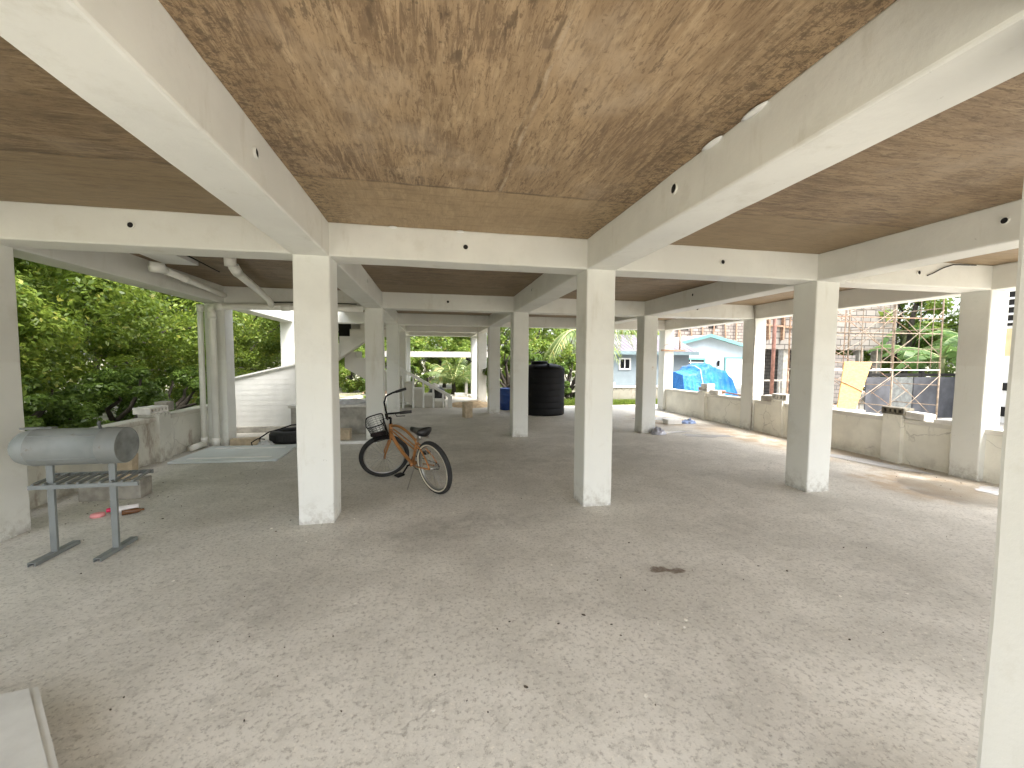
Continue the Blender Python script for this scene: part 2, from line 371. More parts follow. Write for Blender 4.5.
# ------------------------------------------------------------------ materials
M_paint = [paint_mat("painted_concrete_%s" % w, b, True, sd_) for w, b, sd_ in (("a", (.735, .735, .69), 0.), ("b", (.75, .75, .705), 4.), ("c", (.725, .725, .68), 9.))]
M_beam = paint_mat("painted_beam", (.74, .735, .685), False, 2.)
M_slabY = slab_mat("board_marked_slab", 'Y', .45, 2.96, 0.)
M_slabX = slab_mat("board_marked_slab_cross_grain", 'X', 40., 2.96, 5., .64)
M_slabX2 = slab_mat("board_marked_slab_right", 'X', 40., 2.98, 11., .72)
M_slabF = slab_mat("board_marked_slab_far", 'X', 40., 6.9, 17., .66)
M_floor = floor_mat()
M_pvc = plain("white_pvc", (.80, .79, .73), .4, 0, .06, 3, 0)
M_white = plain("white_paint", (.80, .80, .78), .5, 0, .05, 5, .1)
M_black = plain("black_plastic", (.005, .005, .006), .5, 0, .2, 6, .05); M_black.node_tree.nodes["Principled BSDF"].inputs["Specular IOR Level"].default_value = .2
M_hole = plain("dark_hole", (.012, .011, .010), .9, 0, .1, 6, 0)
M_rubber = plain("tyre_rubber", (.018, .018, .018), .75, 0, .25, 12, .2)
M_grey = plain("grey_enamel", (.19, .205, .20), .5, 0, .10, 5, .08)
g_ = NT("grey_barrel"); gc = g_.mix(g_.ramp(g_.noise(5, 5), .35, .65), (.19, .205, .20), (.23, .245, .235))
gc = g_.mix(g_.ramp(g_.noise(9, 6, .75, g_.map(loc=(3, 1, 2))), .60, .70, 0, .6), gc, (.14, .10, .07)); g_.bump(g_.noise(7, 5), .25, .01); M_barrel = g_.fin(gc, .5)
M_greydark = plain("grey_enamel_worn", (.17, .18, .175), .6, .1, .3, 9, .15)
M_block = plain("concrete_block", (.34, .32, .28), .9, 0, .22, 9, .5)
M_tan = plain("tan_block", (.50, .41, .29), .85, 0, .18, 9, .4)
M_rust = plain("rusty_steel", (.33, .21, .14), .7, .2, .35, 14, .3)
M_rustpale = plain("pale_rusty_tube", (.27, .21, .155), .7, .1, .35, 9, .3)
def crack_on(m, sc=1.1, k=.6):
    t = m.node_tree; b_ = t.nodes['Principled BSDF']; src = b_.inputs['Base Color'].links[0].from_socket
    co = t.nodes.new('ShaderNodeTexCoord'); nz = t.nodes.new('ShaderNodeTexNoise'); nz.inputs['Scale'].default_value = 3; nz.inputs['Detail'].default_value = 6
    t.links.new(co.outputs['Object'], nz.inputs['Vector']); ad = t.nodes.new('ShaderNodeVectorMath'); ad.operation = 'MULTIPLY_ADD'; ad.inputs[1].default_value = (.35, .35, .35)
    t.links.new(nz.outputs['Color'], ad.inputs[0]); t.links.new(co.outputs['Object'], ad.inputs[2])
    v = t.nodes.new('ShaderNodeTexVoronoi'); v.feature = 'DISTANCE_TO_EDGE'; v.inputs['Scale'].default_value = sc; t.links.new(ad.outputs[0], v.inputs['Vector'])
    r = t.nodes.new('ShaderNodeMapRange'); r.inputs[1].default_value = .008; r.inputs[2].default_value = .002; r.inputs[3].default_value = 0; r.inputs[4].default_value = k; t.links.new(v.outputs[0], r.inputs[0])
    n2 = t.nodes.new('ShaderNodeTexNoise'); n2.inputs['Scale'].default_value = 1.2; t.links.new(co.outputs['Object'], n2.inputs['Vector'])
    r2 = t.nodes.new('ShaderNodeMapRange'); r2.inputs[1].default_value = .5; r2.inputs[2].default_value = .6; t.links.new(n2.outputs[0], r2.inputs[0])
    mu = t.nodes.new('ShaderNodeMath'); mu.operation = 'MULTIPLY'; t.links.new(r.outputs[0], mu.inputs[0]); t.links.new(r2.outputs[0], mu.inputs[1])
    mx = t.nodes.new('ShaderNodeMix'); mx.data_type = 'RGBA'; t.links.new(mu.outputs[0], mx.inputs[0]); t.links.new(src, mx.inputs[6]); mx.inputs[7].default_value = (.12, .10, .08, 1)
    t.links.new(mx.outputs[2], b_.inputs['Base Color'])
M_wallR = wall_mat("cream_wall", (.86, .84, .75), amount=.35, ztop=.74)
M_wallL = wall_mat("weathered_wall", (.68, .67, .60), amount=.75, ztop=.74, rust=.6)
crack_on(M_wallR, 1.1, .35); crack_on(M_wallL, 1.1, .35)
M_rough = plain("rough_concrete", (.42, .40, .36), .9, 0, .25, 6, .6)
M_bark = plain("bark", (.05, .042, .032), .9, 0, .35, 14, .6)
M_leafA = leaf_mat("leaf_mangrove", (.060, .110, .016), (.225, .295, .045), .42, .42, (.34, .35, .07))
M_leafB = leaf_mat("leaf_dark", (.055, .105, .020), (.16, .24, .045), .4, .38)
M_leafC = leaf_mat("leaf_lime", (.085, .15, .022), (.24, .32, .055), .45, .42, (.36, .34, .08))
M_palm = leaf_mat("leaf_palm", (.07, .125, .03), (.23, .30, .09), .4, .35, (.42, .33, .10))
M_banana = leaf_mat("leaf_banana", (.05, .12, .03), (.16, .26, .08), .35, .4)
M_dryleaf = leaf_mat("leaf_dry", (.30, .17, .05), (.45, .32, .12), .7, .3)

# ------------------------------------------------------------------ setting: floor, ground
def sheet(name, x0, x1, y0, y1, z, nx, ny, mat, amp=0., seed=0., parent=None):
    xs = np.linspace(x0, x1, nx); ys = np.linspace(y0, y1, ny); b = MB()
    vs = [(x, y, z+(noise.noise(Vector((x*.7+seed, y*.7, 0)))*amp if amp else 0)) for y in ys for x in xs]
    b.add(vs, [(j*nx+i, j*nx+i+1, (j+1)*nx+i+1, (j+1)*nx+i) for j in range(ny-1) for i in range(nx-1)], True)
    return b.build(name, mat, parent)
def ground_mat():
    s = NT("ground_dirt")
    c = s.mix(s.ramp(s.noise(.5, 6), .4, .6), (.36, .33, .25), (.20, .20, .11))
    c = s.mix(s.ramp(s.noise(9, 6, .7), .45, .7, 0, .6), c, (.16, .14, .10))
    s.bump(s.noise(14, 6, .7), .8, .03); return s.fin(c, .95)
g = sheet("ground", -200, 200, -200, 300, -.12, 60, 60, ground_mat()); tag(g, kind='structure')
# concrete floor slab with a real edge; its extent follows the columns and spreads out behind the right bays
fb = MB()
outline = [(-3.92, -7), (7.0, -7), (7.0, 12.3), (3.3, 12.3), (3.3, 12.0), (1.75, 12.0), (1.75, 14.4), (-3.92, 14.4)]
fb.poly([(x, y, -.14) for x, y in outline], .14)
fl = fb.build("floor", M_floor); tag(fl, kind='structure')
s_ = plain("pale_yard", (.56, .52, .44), .9, 0, .18, 2, .4)
yb = MB(); yb.poly([(1.76, 12.02, -.11), (3.28, 12.02, -.11), (3.28, 12.32, -.11), (7.8, 12.32, -.11), (7.8, 13.0, -.11), (5.5, 13.3, -.11), (3.5, 15.8, -.11), (1.0, 18.2, -.11), (-3.0, 18.5, -.11), (-3.9, 14.42, -.11), (1.76, 14.42, -.11)], .085)
y_ = yb.build("path", s_); tag(y_, kind='structure')
yb = MB(); yb.poly([(7.16, -6, -.11), (30, -6, -.11), (30, 30, -.11), (7.9, 30, -.11), (7.9, 15, -.11), (7.16, 15, -.11)], .05)
y_ = yb.build("yard", plain("yard_cement", (.50, .47, .41), .9, 0, .2, 1.5, .4)); tag(y_, kind='structure')

# ------------------------------------------------------------------ the raised house
ZT, ZS, CW = 2.3946, 2.689, .3056
LX = [-3.583, -1.045, 1.651, 4.352, 6.899]
RY = [.672, 4.05, 7.855, 11.30, 14.14, 16.57]
house = empty("stilt_house", (0, 0, 0), 0, "white concrete house frame on square columns with a bare brown slab overhead", "house")
import itertools
colrows = {0: (0, 1, 2, 3, 4), 1: (0, 1, 2, 3, 4, 5), 2: (0, 1, 2, 3, 4, 5), 3: (0, 1, 2, 3), 4: (0, 1, 2, 3)}
k = 0
for li, rows in colrows.items():
    for ri in rows:
        k += 1
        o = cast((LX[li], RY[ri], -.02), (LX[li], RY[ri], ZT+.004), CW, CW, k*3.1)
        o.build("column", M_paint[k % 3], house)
Y0 = -1.0
ends = {0: RY[4], 1: RY[5], 2: RY[5], 3: RY[3], 4: RY[3]}
for li, x in enumerate(LX):
    k += 1
    cast((x, Y0, (ZT+ZS)/2+.002), (x, ends[li]+CW/2, (ZT+ZS)/2+.002), CW, ZS-ZT+.004, k*1.7).build("beam", M_beam, house)
for ri, y in enumerate(RY):
    for i in range(4):
        if (ri == 5 and i != 1) or (ri == 4 and i > 1): continue
        k += 1
        x0, x1 = LX[i]+CW/2-.006, LX[i+1]-CW/2+.006
        dz = .003*((i+ri) % 2)+.003
        cast((x0, y, (ZT+ZS)/2+dz), (x1, y, (ZT+ZS)/2+dz), CW-.004, ZS-ZT, k*2.3).build("beam", M_beam, house)
for i in range(4):   # edge beam behind the viewer
    cast((LX[i]+CW/2, Y0+.15, (ZT+ZS)/2+.004), (LX[i+1]-CW/2, Y0+.15, (ZT+ZS)/2+.004), .3, ZS-ZT, i+.5).build("beam", M_beam, house)
def slab(x0, x1, y0, y1, mat):
    b = MB(); nx, ny = 24, 30
    vs = []
    for j in range(ny+1):
        for i in range(nx+1):
            x = x0+(x1-x0)*i/nx; y = y0+(y1-y0)*j/ny
            vs.append((x, y, ZS+noise.noise(Vector((x*2, y*2, 1)))*.004))
    fs = [(j*(nx+1)+i, (j+1)*(nx+1)+i, (j+1)*(nx+1)+i+1, j*(nx+1)+i+1) for j in range(ny) for i in range(nx)]
    b.add(vs, fs)
    b.box(((x0+x1)/2, (y0+y1)/2, ZS+.09), (x1-x0, y1-y0, .14))
    return b.build("ceiling_slab", mat, house)
hc = CW/2
ys = [Y0]+RY
# front row of bays reach behind the viewer
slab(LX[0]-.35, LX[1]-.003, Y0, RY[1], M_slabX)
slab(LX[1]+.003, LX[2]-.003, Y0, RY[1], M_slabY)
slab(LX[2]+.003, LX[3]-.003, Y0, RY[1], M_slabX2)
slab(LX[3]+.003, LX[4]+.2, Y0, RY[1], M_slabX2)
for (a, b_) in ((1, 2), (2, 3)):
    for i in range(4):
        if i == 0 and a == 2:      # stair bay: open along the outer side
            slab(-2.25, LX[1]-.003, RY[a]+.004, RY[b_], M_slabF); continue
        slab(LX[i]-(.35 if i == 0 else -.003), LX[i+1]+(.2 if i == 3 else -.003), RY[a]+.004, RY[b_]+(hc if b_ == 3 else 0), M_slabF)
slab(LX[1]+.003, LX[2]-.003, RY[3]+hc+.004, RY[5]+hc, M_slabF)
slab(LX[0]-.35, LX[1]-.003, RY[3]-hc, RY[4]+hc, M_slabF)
slab(LX[2]+.003, LX[2]+1.25, RY[3]+hc+.004, RY[4]+hc, M_slabF)  # added overhang, only here to keep sun off the inner column beside it

# pipe sleeves left in the beams
def sleeve(p, d, r=.028):
    d = Vector(d); p = Vector(p); b = MB()
    b.tube([p-d*.01, p+d*.012], r, 16, caps=False); b.tube([p+d*.012, p-d*.01], r*.8, 16, caps=False)
    q = p+d*.012; a = d.cross(Vector((0, 0, 1))); vs = []
    for rr in (r, r*.8): vs += [q+a*(rr*math.cos(t*math.pi/8))+Vector((0, 0, rr*math.sin(t*math.pi/8))) for t in range(16)]
    b.add(vs, [(i, (i+1) % 16, 16+(i+1) % 16, 16+i) for i in range(16)])
    o = b.build("pipe_sleeve", M_pvc if r > .03 else M_beam, house)
    b = MB(); q = p+d*.007; b.add([q+a*(r*.79*math.cos(t*math.pi/8))+Vector((0, 0, r*.79*math.sin(t*math.pi/8))) for t in range(16)], [tuple(range(16))])
    b.build("opening", M_hole, o)
yF1, yF2 = RY[1]-hc-.001, RY[2]-hc-.001
for p, d in [((-2.39, yF1, 2.56), (0, -1, 0)), ((.30, yF1, 2.54), (0, -1, 0)), ((3.0, yF1, 2.54), (0, -1, 0)), ((.27, yF2, 2.55), (0, -1, 0)), ((5.38, yF2, 2.57), (0, -1, 0)),
             ((LX[1]+hc, 2.38, 2.55), (1, 0, 0)), ((LX[3]-hc, 2.38, 2.56), (-1, 0, 0)), ((LX[3]-hc, 6.13, 2.58), (-1, 0, 0)), ((LX[2]-hc, 6.2, 2.57), (-1, 0, 0)), ((LX[1]+hc, 6.0, 2.57), (1, 0, 0)), ((5.6, yF1, 2.55), (0, -1, 0))]:
    sleeve(p, d)
sleeve((LX[2]-hc, 2.41, 2.58), (-1, 0, 0), .036)
# lumps of mortar along the joint
rng = random.Random(5)
for (x, y, z) in [(LX[2]-hc-.01, 1.75, 2.672), (LX[2]-hc-.01, 2.05, 2.675), (.25, RY[1]-hc-.012, 2.676), (-.35, RY[1]-hc-.012, 2.676)]:
    b = MB(); b.lathe([(0, -.02), (.02, -.012), (.028, 0), (.018, .012), (0, .018)], (0, 0, 0), 'Z', 10)
    b.v = [(x+v[0]*(1 if abs(x) < 1 else .5)*1.6, y+v[1]*(.6 if abs(x) < 1 else 3), z+v[2]*.7) for v in b.v]
    b.build("mortar_smear", M_white, house)

# PVC drains under the left bay
def pipe(pts, r=.055, mat=M_pvc, name="drain_pipe", joints=()):
    b = MB(); b.tube(pts, r, 16)
    for p, q in joints:
        b.tube([p, q], r*1.18, 16)
    return b.build(name, mat, house)
pipe([(-3.57, 7.60, .02), (-3.57, 7.60, 2.24), (-3.58, 7.58, 2.30), (-3.50, 7.57, 2.335), (-2.9, 7.57, 2.345), (-1.2, 7.57, 2.36)], .052, joints=[((-3.57, 7.60, .06), (-3.57, 7.60, .16)), ((-3.57, 7.6, 2.13), (-3.57, 7.6, 2.24)), ((-3.5, 7.57, 2.335), (-3.38, 7.57, 2.337)), ((-2.5, 7.57, 2.35), (-2.38, 7.57, 2.352))])
pipe([(-3.76, 7.62, .02), (-3.75, 7.62, 2.36)], .042, joints=[((-3.76, 7.62, .08), (-3.76, 7.62, .17)), ((-3.75, 7.62, 2.25), (-3.75, 7.62, 2.36))])
pipe([(-3.76, 7.60, .06), (-3.80, 7.30, .05)], .05)
pipe([(-2.32, 5.42, 2.60), (-2.36, 5.60, 2.55), (-2.62, 7.1, 2.50), (-2.64, 7.45, 2.44), (-2.65, 7.56, 2.36)], .05, joints=[((-2.33, 5.5, 2.575), (-2.37, 5.68, 2.547))])
b = MB(); b.tube([(-2.31, 5.36, 2.69), (-2.31, 5.37, 2.56)], .062, 16); b.build("drain_pipe", M_pvc, house)
pipe([(-3.13, 5.60, 2.53), (-3.22, 6.5, 2.52), (-3.29, 7.4, 2.50)], .04, joints=[((-3.13, 5.55, 2.53), (-3.14, 5.65, 2.53)), ((-3.18, 6.1, 2.525), (-3.19, 6.2, 2.524))])
b = MB(); b.tube([(-3.16, 5.42, 2.53), (-3.08, 5.52, 2.53)], .06, 14); b.build("drain_pipe", M_pvc, house)
b = MB(); b.box((-2.98, 5.15, 2.655), (.36, 1.25, .05), (0, 0, 4), .006); b.build("ceiling_board", M_white, house)
b = MB(); b.tube([(-2.72, 5.1, 2.66), (-2.8, 6.0, 2.65), (-2.85, 6.3, 2.66)], .008, 6); b.build("cable", M_hole, house)
b = MB(); b.tube([(-2.40, 5.55, 2.62), (-2.66, 7.1, 2.56), (-2.63, 7.5, 2.42), (-2.2, 7.55, 2.44), (-1.3, 7.56, 2.44)], .011, 6); b.build("cable", M_hole, house)
# wires on the right
b = MB(); b.tube([(5.72, RY[1]-hc-.01, 2.52), (5.80, RY[1]-hc-.012, 2.55), (5.95, RY[1]-hc-.012, 2.62), (6.1, RY[1]-hc-.012, 2.665), (6.45, RY[1]-hc-.012, 2.675)], .006, 6); b.build("cable", M_hole, house)
b = MB(); b.tube([(6.70, 7.68, 2.68), (6.74, 7.68, 2.45), (6.765, 7.685, 2.2), (6.755, 7.685, 1.4), (6.77, 7.685, .5), (6.76, 7.68, .01)], .012, 8); b.build("cable", M_block, house)
# rusty bracket arm on the far right column
b = MB(); b.box((7.0, 11.1, 1.80), (.75, .06, .05)); b.box((7.28, 11.1, 1.79), (.3, .07, .02)); b.tube([(7.22, 11.1, 1.81), (7.22, 11.1, 2.38)], .022, 8); b.tube([(6.72, 11.12, 1.95), (6.86, 11.1, 1.98), (6.95, 11.12, 1.9)], .008, 6); b.build("bracket", M_rust, house)

# stairs: lower flight rises to the left, landing, upper flight back to the right
M_stair = paint_mat("stair_concrete", (.62, .60, .54), False, 6.)
def flight(x0, z0, run, rise, n, thick, y0, y1):
    """stepped top, straight sloping soffit, extruded from y0 to y1"""
    top = [(x0, z0)]; x, z = x0, z0
    for i in range(n):
        z += rise; top.append((x, z)); x += run; top.append((x, z))
    sl = rise/run; zb = lambda q: z0+(q-x0)*sl-thick
    xs0 = x0+thick/sl if z0 <= 0 else x0
    bot = [(x, zb(x)), (xs0, 0 if z0 <= 0 else zb(x0))]
    pts = top+bot; m = len(pts); b = MB()
    vs = [(p, y0, q) for p, q in pts]+[(p, y1, q) for p, q in pts]
    b.add(vs, [tuple(range(m)), tuple(range(2*m-1, m-1, -1))]+[(i, m+i, m+(i+1) % m, (i+1) % m) for i in range(m)])
    return b
stairs = flight(.36, 0, -.325, .19, 9, .50, 12.83, 13.85).build("staircase", M_stair, house)
b = MB(); b.box((-3.15, 13.35, 1.63), (1.10, 2.1, .16), None, .01); b.box((-3.5, 14.2, .75), (.2, .2, 1.6)); b.box((-3.5, 12.5, .75), (.2, .2, 1.6)); b.build("landing", M_stair, stairs)
b = flight(-2.90, 1.72, .285, .205, 7, .42, 12.4, 12.82); b.build("upper_flight", M_stair, stairs)
b = MB(); b.box((-1.75, 12.9, 2.55), (1.2, .12, .80), None, .01); b.build("stair_wall", M_stair, stairs)
b = MB(); b.box((.50, 12.76, .18), (.13, .13, .36), None, .01); b.build("newel_post", M_white, stairs)
b = MB(); b.box((-1.12, 12.76, .92), (.16, .13, 1.7), None, .01); b.build("newel_post", M_stair, stairs)
b = MB(); p0, p1 = Vector((.50, 12.76, .36)), Vector((-1.05, 12.76, 1.24)); b.box((p0+p1)/2, ((p1-p0).length, .10, .09), (0, math.degrees(math.atan2(p1.z-p0.z, -(p1.x-p0.x))), 0), .012); b.build("handrail", M_white, stairs)
for i in range(5):
    t = (i+.7)/5.2; x = .5-1.55*t; zb = .0; zt_ = .33+.88*t
    b = MB(); b.lathe([(.028, zb), (.034, zb+.08), (.024, zb+(zt_-zb)*.4), (.036, zb+(zt_-zb)*.65), (.026, zt_)], (x, 12.76, 0), 'Z', 10); b.build("baluster", M_white, stairs)
b = MB(); b.box((-2.56, 12.9, 2.36), (.34, .05, .80), (0, 0, 10)); b.build("panel", M_hole, stairs)

# ------------------------------------------------------------------ boundary walls
def bwall(name, label, x0, x1, y0, y1, h, mat, capmat, piers=(), ph=.74, inner=-1, cap_o=.03):
    root = empty(name, ((x0+x1)/2, (y0+y1)/2, 0), 0, label, "wall"); ox, oy = (x0+x1)/2, (y0+y1)/2
    b = MB(); nx = 2; ny = max(2, int((y1-y0)/.12)) if y1-y0 > x1-x0 else 2
    b.box((0, 0, h/2-.03), (x1-x0, y1-y0, h+.06), None, .008); b.build("wall_panel", mat, root)
    if y1-y0 > x1-x0:
        c = cast((0, (y0-y1)/2, h+.035), (0, (y1-y0)/2, h+.035), x1-x0+2*cap_o, .07, 3+x0, .012, .1, .008)
    else:
        c = cast(((x0-x1)/2, 0, h+.035), ((x1-x0)/2, 0, h+.035), y1-y0+2*cap_o, .07, 3+x0, .012, .1, .008)
    c.build("coping", capmat, root)
    for (px, py) in piers:
        b = MB(); b.box((px-ox, py-oy, ph/2-.02), (x1-x0+.12, .26, ph+.04), None, .01); b.build("pier", mat, root)
    return root
M_cap = wall_mat("mouldy_coping", (.72, .70, .64), amount=.75, ztop=.78)
M_capL = wall_mat("mouldy_coping_left", (.58, .56, .50), amount=.9, ztop=.8, rust=.4)
bwall("boundary_wall", "low cream wall with mould drips between the right hand columns", 6.84, 6.98, -5, 11.4, .60, M_wallR, M_cap, [(6.90, 4.94), (6.90, 9.41), (6.90, 7.05), (6.90, 2.3), (6.90, .1)], .72)
bwall("boundary_wall", "low stained wall with rusty patches behind the barrel grill", -4.05, -3.9, -5, 9.0, .58, M_wallL, M_capL, [(-3.96, 6.75), (-3.96, 3.4), (-3.96, 9.2), (-3.96, .3)], .70)
bwall("boundary_wall", "mouldy cream yard wall with grass at its foot in front of the grey-blue house", 5.2, 8.4, 13.55, 13.7, .52, wall_mat("mouldy_yard_wall", (.34, .32, .26), amount=1., ztop=.5, rust=.8, green=True), M_cap, [], .6)

# blocks lying on top of the piers
def hollow_block(name, label, loc, rz, size, mat, cat="block", group=None, holes=2):
    L, w, h = size; root = empty(name, loc, rz, label, cat, group); t = .03
    b = MB()
    b.box((0, -w/2+t/2, h/2), (L, t, h)); b.box((0, w/2-t/2, h/2), (L, t, h))
    for i in range(holes+1):
        x = -L/2+t/2+(L-t)*i/holes; b.box((x, 0, h/2), (t, w-2*t, h-.002))
    b.build("shell", mat, root)
    return root
M_pw = plain("whitewashed_block", (.72, .70, .66), .9, 0, .15, 9, .4)
M_mould = plain("mouldy_block", (.17, .155, .12), .9, 0, .5, 14, .5)
def vent_block(label, loc, rz, mat, size=(.36, .2, .11), n=4, group=None):
    L, w, h = size; root = empty("vent_block", loc, rz, label, "vent block", group); b = MB()
    b.box((0, 0, .0125), (L, w, .025)); b.box((0, 0, h-.0125), (L, w, .025))
    for i in range(n+1): b.box((-L/2+.015+(L-.03)*i/n, 0, h/2), (.03, w-.004, h-.05))
    b.box((0, w*.1, h/2), (L-.06, .02, h-.052))
    b.build("grille", mat, root); return root
vent_block("mouldy vent block on the right hand wall pier, in front of the scaffold", (6.86, 4.93, .721), 90, M_mould, (.30, .2, .10))
b = MB(); b.box((0, 0, .05), (.22, .24, .10), (3, 2, 0), .015); o = b.build("block", M_pw, None, (6.90, 4.66, .672)); tag(o, "whitewashed block lying on the wall coping beside the mouldy vent block", "block")
b = MB(); b.poly([(-.16, -.12, 0), (.1, -.16, 0), (.22, -.02, 0), (.06, .13, 0), (-.2, .1, 0)], .05); o = b.build("rubble_slab", M_pw, None, (6.92, 4.28, .672)); tag(o, "flat piece of white rubble on the coping nearest the big right column", "rubble")
vent_block("white vent block topping the left wall pier", (-3.97, 6.70, .701), 86, M_pw, (.36, .22, .09), 5)
b = MB(); b.box((0, 0, .07), (.16, .18, .14), None, .012); o = b.build("block", M_block, None, (-3.95, 6.96, .701)); tag(o, "rough grey block behind the white vent block on the left wall pier", "block")
vent_block("white vent block on the wall before the blue tarp, bottom of the pile", (6.92, 9.42, .721), 84, M_pw, (.40, .2, .10), 4)
b = MB(); b.box((0, 0, .045), (.34, .20, .09), (0, 3, 80), .012); o = b.build("block", M_pw, None, (6.93, 9.38, .823)); tag(o, "white block on top of the vent block before the blue tarp", "block")
b = MB(); b.box((0, 0, .05), (.30, .2, .10), (2, 0, 95), .015); o = b.build("block", M_pw, None, (6.91, 9.0, .672)); tag(o, "white block lying on the coping just right of the pile before the blue tarp", "block")
b = MB(); b.tube([(6.95, 7.95, .70), (6.98, 8.9, .74)], .018, 8); b.box((6.98, 8.92, .74), (.1, .16, .08)); o = b.build("rusty_pipe", M_rust); tag(o, "rusty pipe lying on the coping in front of the blue tarp", "pipe")
vent_block("white vent block on the wall between the two lit right hand columns", (6.92, 7.05, .721), 90, M_pw, (.36, .2, .12), 4)
b = MB(); b.box((0, 0, .06), (.3, .22, .12), (0, 0, 20), .02); o = b.build("block", M_rough, None, (6.92, 7.38, .672)); tag(o, "rough stone block left of the vent block between the lit right hand columns", "block")
for i, (x, y, sz) in enumerate([(6.03, 13.62, .16), (6.25, 13.62, .12)]):
    b = MB(); b.box((0, 0, .06), (sz*1.6, .14, .12), (0, 0, 6*i), .03); o = b.build("block", [M_rough, M_pw][i], None, (x, y, .592)); tag(o, ["grey stone on the mouldy yard wall in front of the grey-blue house", "white block on the mouldy yard wall in front of the grey-blue house"][i], "block")

# ------------------------------------------------------------------ barrel grill
gr = empty("barrel_grill", (-2.62, 3.62, 0), 0, "grey steel barrel grill on two flat legs in front of the left wall", "grill")
b = MB(); rad = .137
b.lathe([(0, -.405), (.05, -.40), (.09, -.38), (.118, -.35), (.132, -.31), (rad, -.27), (rad, -.265), (rad+.003, -.263), (rad+.003, -.255), (rad, -.253), (rad, .17), (rad+.003, .172), (rad+.003, .18), (rad, .182), (rad, .30), (rad-.004, .305)], (0, 0, .825), 'X', 48)
b.tube([(-.25, -rad*.72, .825+rad*.71), (.17, -rad*.72, .825+rad*.71)], .004, 6); b.tube([(-.25, -rad*.86, .825-rad*.53), (.17, -rad*.86, .825-rad*.53)], .003, 6)
b.build("barrel", M_barrel, gr)
b = MB(); b.lathe([(rad-.005, .303), (rad-.02, .296), (0, .292)], (0, 0, .825), 'X', 48); b.build("end_plate", M_greydark, gr)
for x in (-.20, .20):
    b = MB(); b.box((x, 0, .36), (.042, .02, .68)); b.build("leg", M_grey, gr)
    b = MB()
    y0_, y1_ = -.19, .19
    b.poly([(x-.025, y0_, 0), (x-.025, y1_, 0), (x-.025, y1_, .022), (x-.025, y0_, .022)], .006, (1, 0, 0))
    b.poly([(x+.019, y0_, 0), (x+.019, y1_, 0), (x+.019, y1_, .022), (x+.019, y0_, .022)], .006, (1, 0, 0))
    b.box((x, 0, .025), (.05, .38, .006)); b.build("foot", M_grey, gr)
b = MB(); b.box((.05, -.055, .535), (.70, .012, .03)); b.box((-.05, .27, .545), (.72, .012, .03))
for i in range(10):
    x = -.32+.071*i; b.box((x+.0, .108, .548), (.012, .325, .03), (0, 35, 12))
b.build("rack", M_grey, gr)
b = MB(); b.tube([(.15, -.02, .955), (.145, -.03, 1.005), (.16, -.04, 1.01)], .010, 8); b.build("lid_handle", M_greydark, gr); b = MB(); b.box((-.28, .03, .963), (.20, .05, .012)); b.build("lid_hinge", M_greydark, gr)

b = MB(); b.box((0, 0, .10), (.55, .20, .20), None, .01); o = b.build("concrete_block", M_block, None, (-3.33, 5.02, 0)); o.rotation_euler = (0, 0, R(2)); tag(o, "long grey concrete block on the floor behind the barrel grill", "concrete block")
b = MB(); b.box((0, 0, .13), (.14, .1, .26), (0, 3, 0), .01); o = b.build("brick", M_tan, None, (-3.22, 5.03, .203)); tag(o, "tan brick standing on the long grey concrete block", "brick")
# bottles / litter behind the grill
bt = empty("plastic_bottle", (-3.06, 4.46, 0), 24, "clear plastic bottle with a pink cap lying behind the grill", "bottle")
M_clear = plain("milky_plastic", (.75, .72, .70), .25, 0, .05, 9, 0)
M_pink = plain("pink_cap", (.75, .03, .12), .4, 0, .05, 9, 0)
b = MB(); b.lathe([(0, .0), (.035, .0), (.042, .01), (.042, .07), (.038, .09), (.042, .11), (.042, .2), (.03, .25), (.014, .27), (.014, .29)], (0, 0, .043), 'X', 20)
b.v = [(-v[0]*.7+.24, v[1]*.8, v[2]*.8) for v in b.v]; b.build("bottle_body", M_clear, bt)
b = MB(); b.lathe([(.0, .0), (.019, 0), (.022, .03), (0, .03)], (.01, 0, .043), 'X', 16); b.build("cap", M_pink, bt)
b = MB(); b.lathe([(0, 0), (.05, 0), (.055, .01), (.05, .03), (.03, .035), (0, .03)], (-.05, -.01, 0), 'Z', 14); b.build("red_seal", plain("pale_pink", (.85, .35, .35), .5, 0, .1, 9, 0), bt)
b = MB(); b.lathe([(0, 0), (.025, 0), (.025, .11), (.01, .14), (.01, .16), (0, .16)], (0, 0, .026), 'X', 18); o = b.build("glass_bottle", plain("brown_glass", (.13, .055, .02), .2, 0, .1, 9, 0), None, (-2.90, 4.42, 0)); o.rotation_euler = (0, 0, R(32)); tag(o, "brown bottle lying beside the pink capped plastic bottle", "bottle")

# ------------------------------------------------------------------ things by the left drain pipes
M_pan = plain("pale_blue_panel", (.60, .64, .64), .45, 0, .08, 2, .1)
b = MB(); b.poly([(-3.66, 6.46, .004), (-2.24, 6.40, .004), (-2.26, 7.46, .004), (-3.60, 7.54, .004)], .028); pn = b.build("door_panel", M_pan); tag(pn, "pale blue-white door panel lying flat on the floor by the drain pipes", "panel")
b = MB()
b.poly([(-3.50, 6.60, .032), (-2.36, 6.55, .032), (-2.37, 6.62, .032), (-3.49, 6.67, .032)], .006); b.poly([(-3.46, 7.28, .032), (-2.40, 7.22, .032), (-2.40, 7.30, .032), (-3.45, 7.36, .032)], .006); b.build("moulding", M_white, pn)
b = MB(); b.box((0, 0, .06), (.42, .16, .12), None, .008); b.box((-.08, -.082, .06), (.02, .006, .10)); o = b.build("timber_block", M_tan, None, (-3.18, 7.72, 0)); o.rotation_euler = (0, 0, R(12)); tag(o, "tan wooden block between the drain pipes and the tyre", "wood block")
ty = empty("car_tyre", (-2.52, 7.95, 0), 0, "black car tyre lying flat in front of the white siding", "tyre")
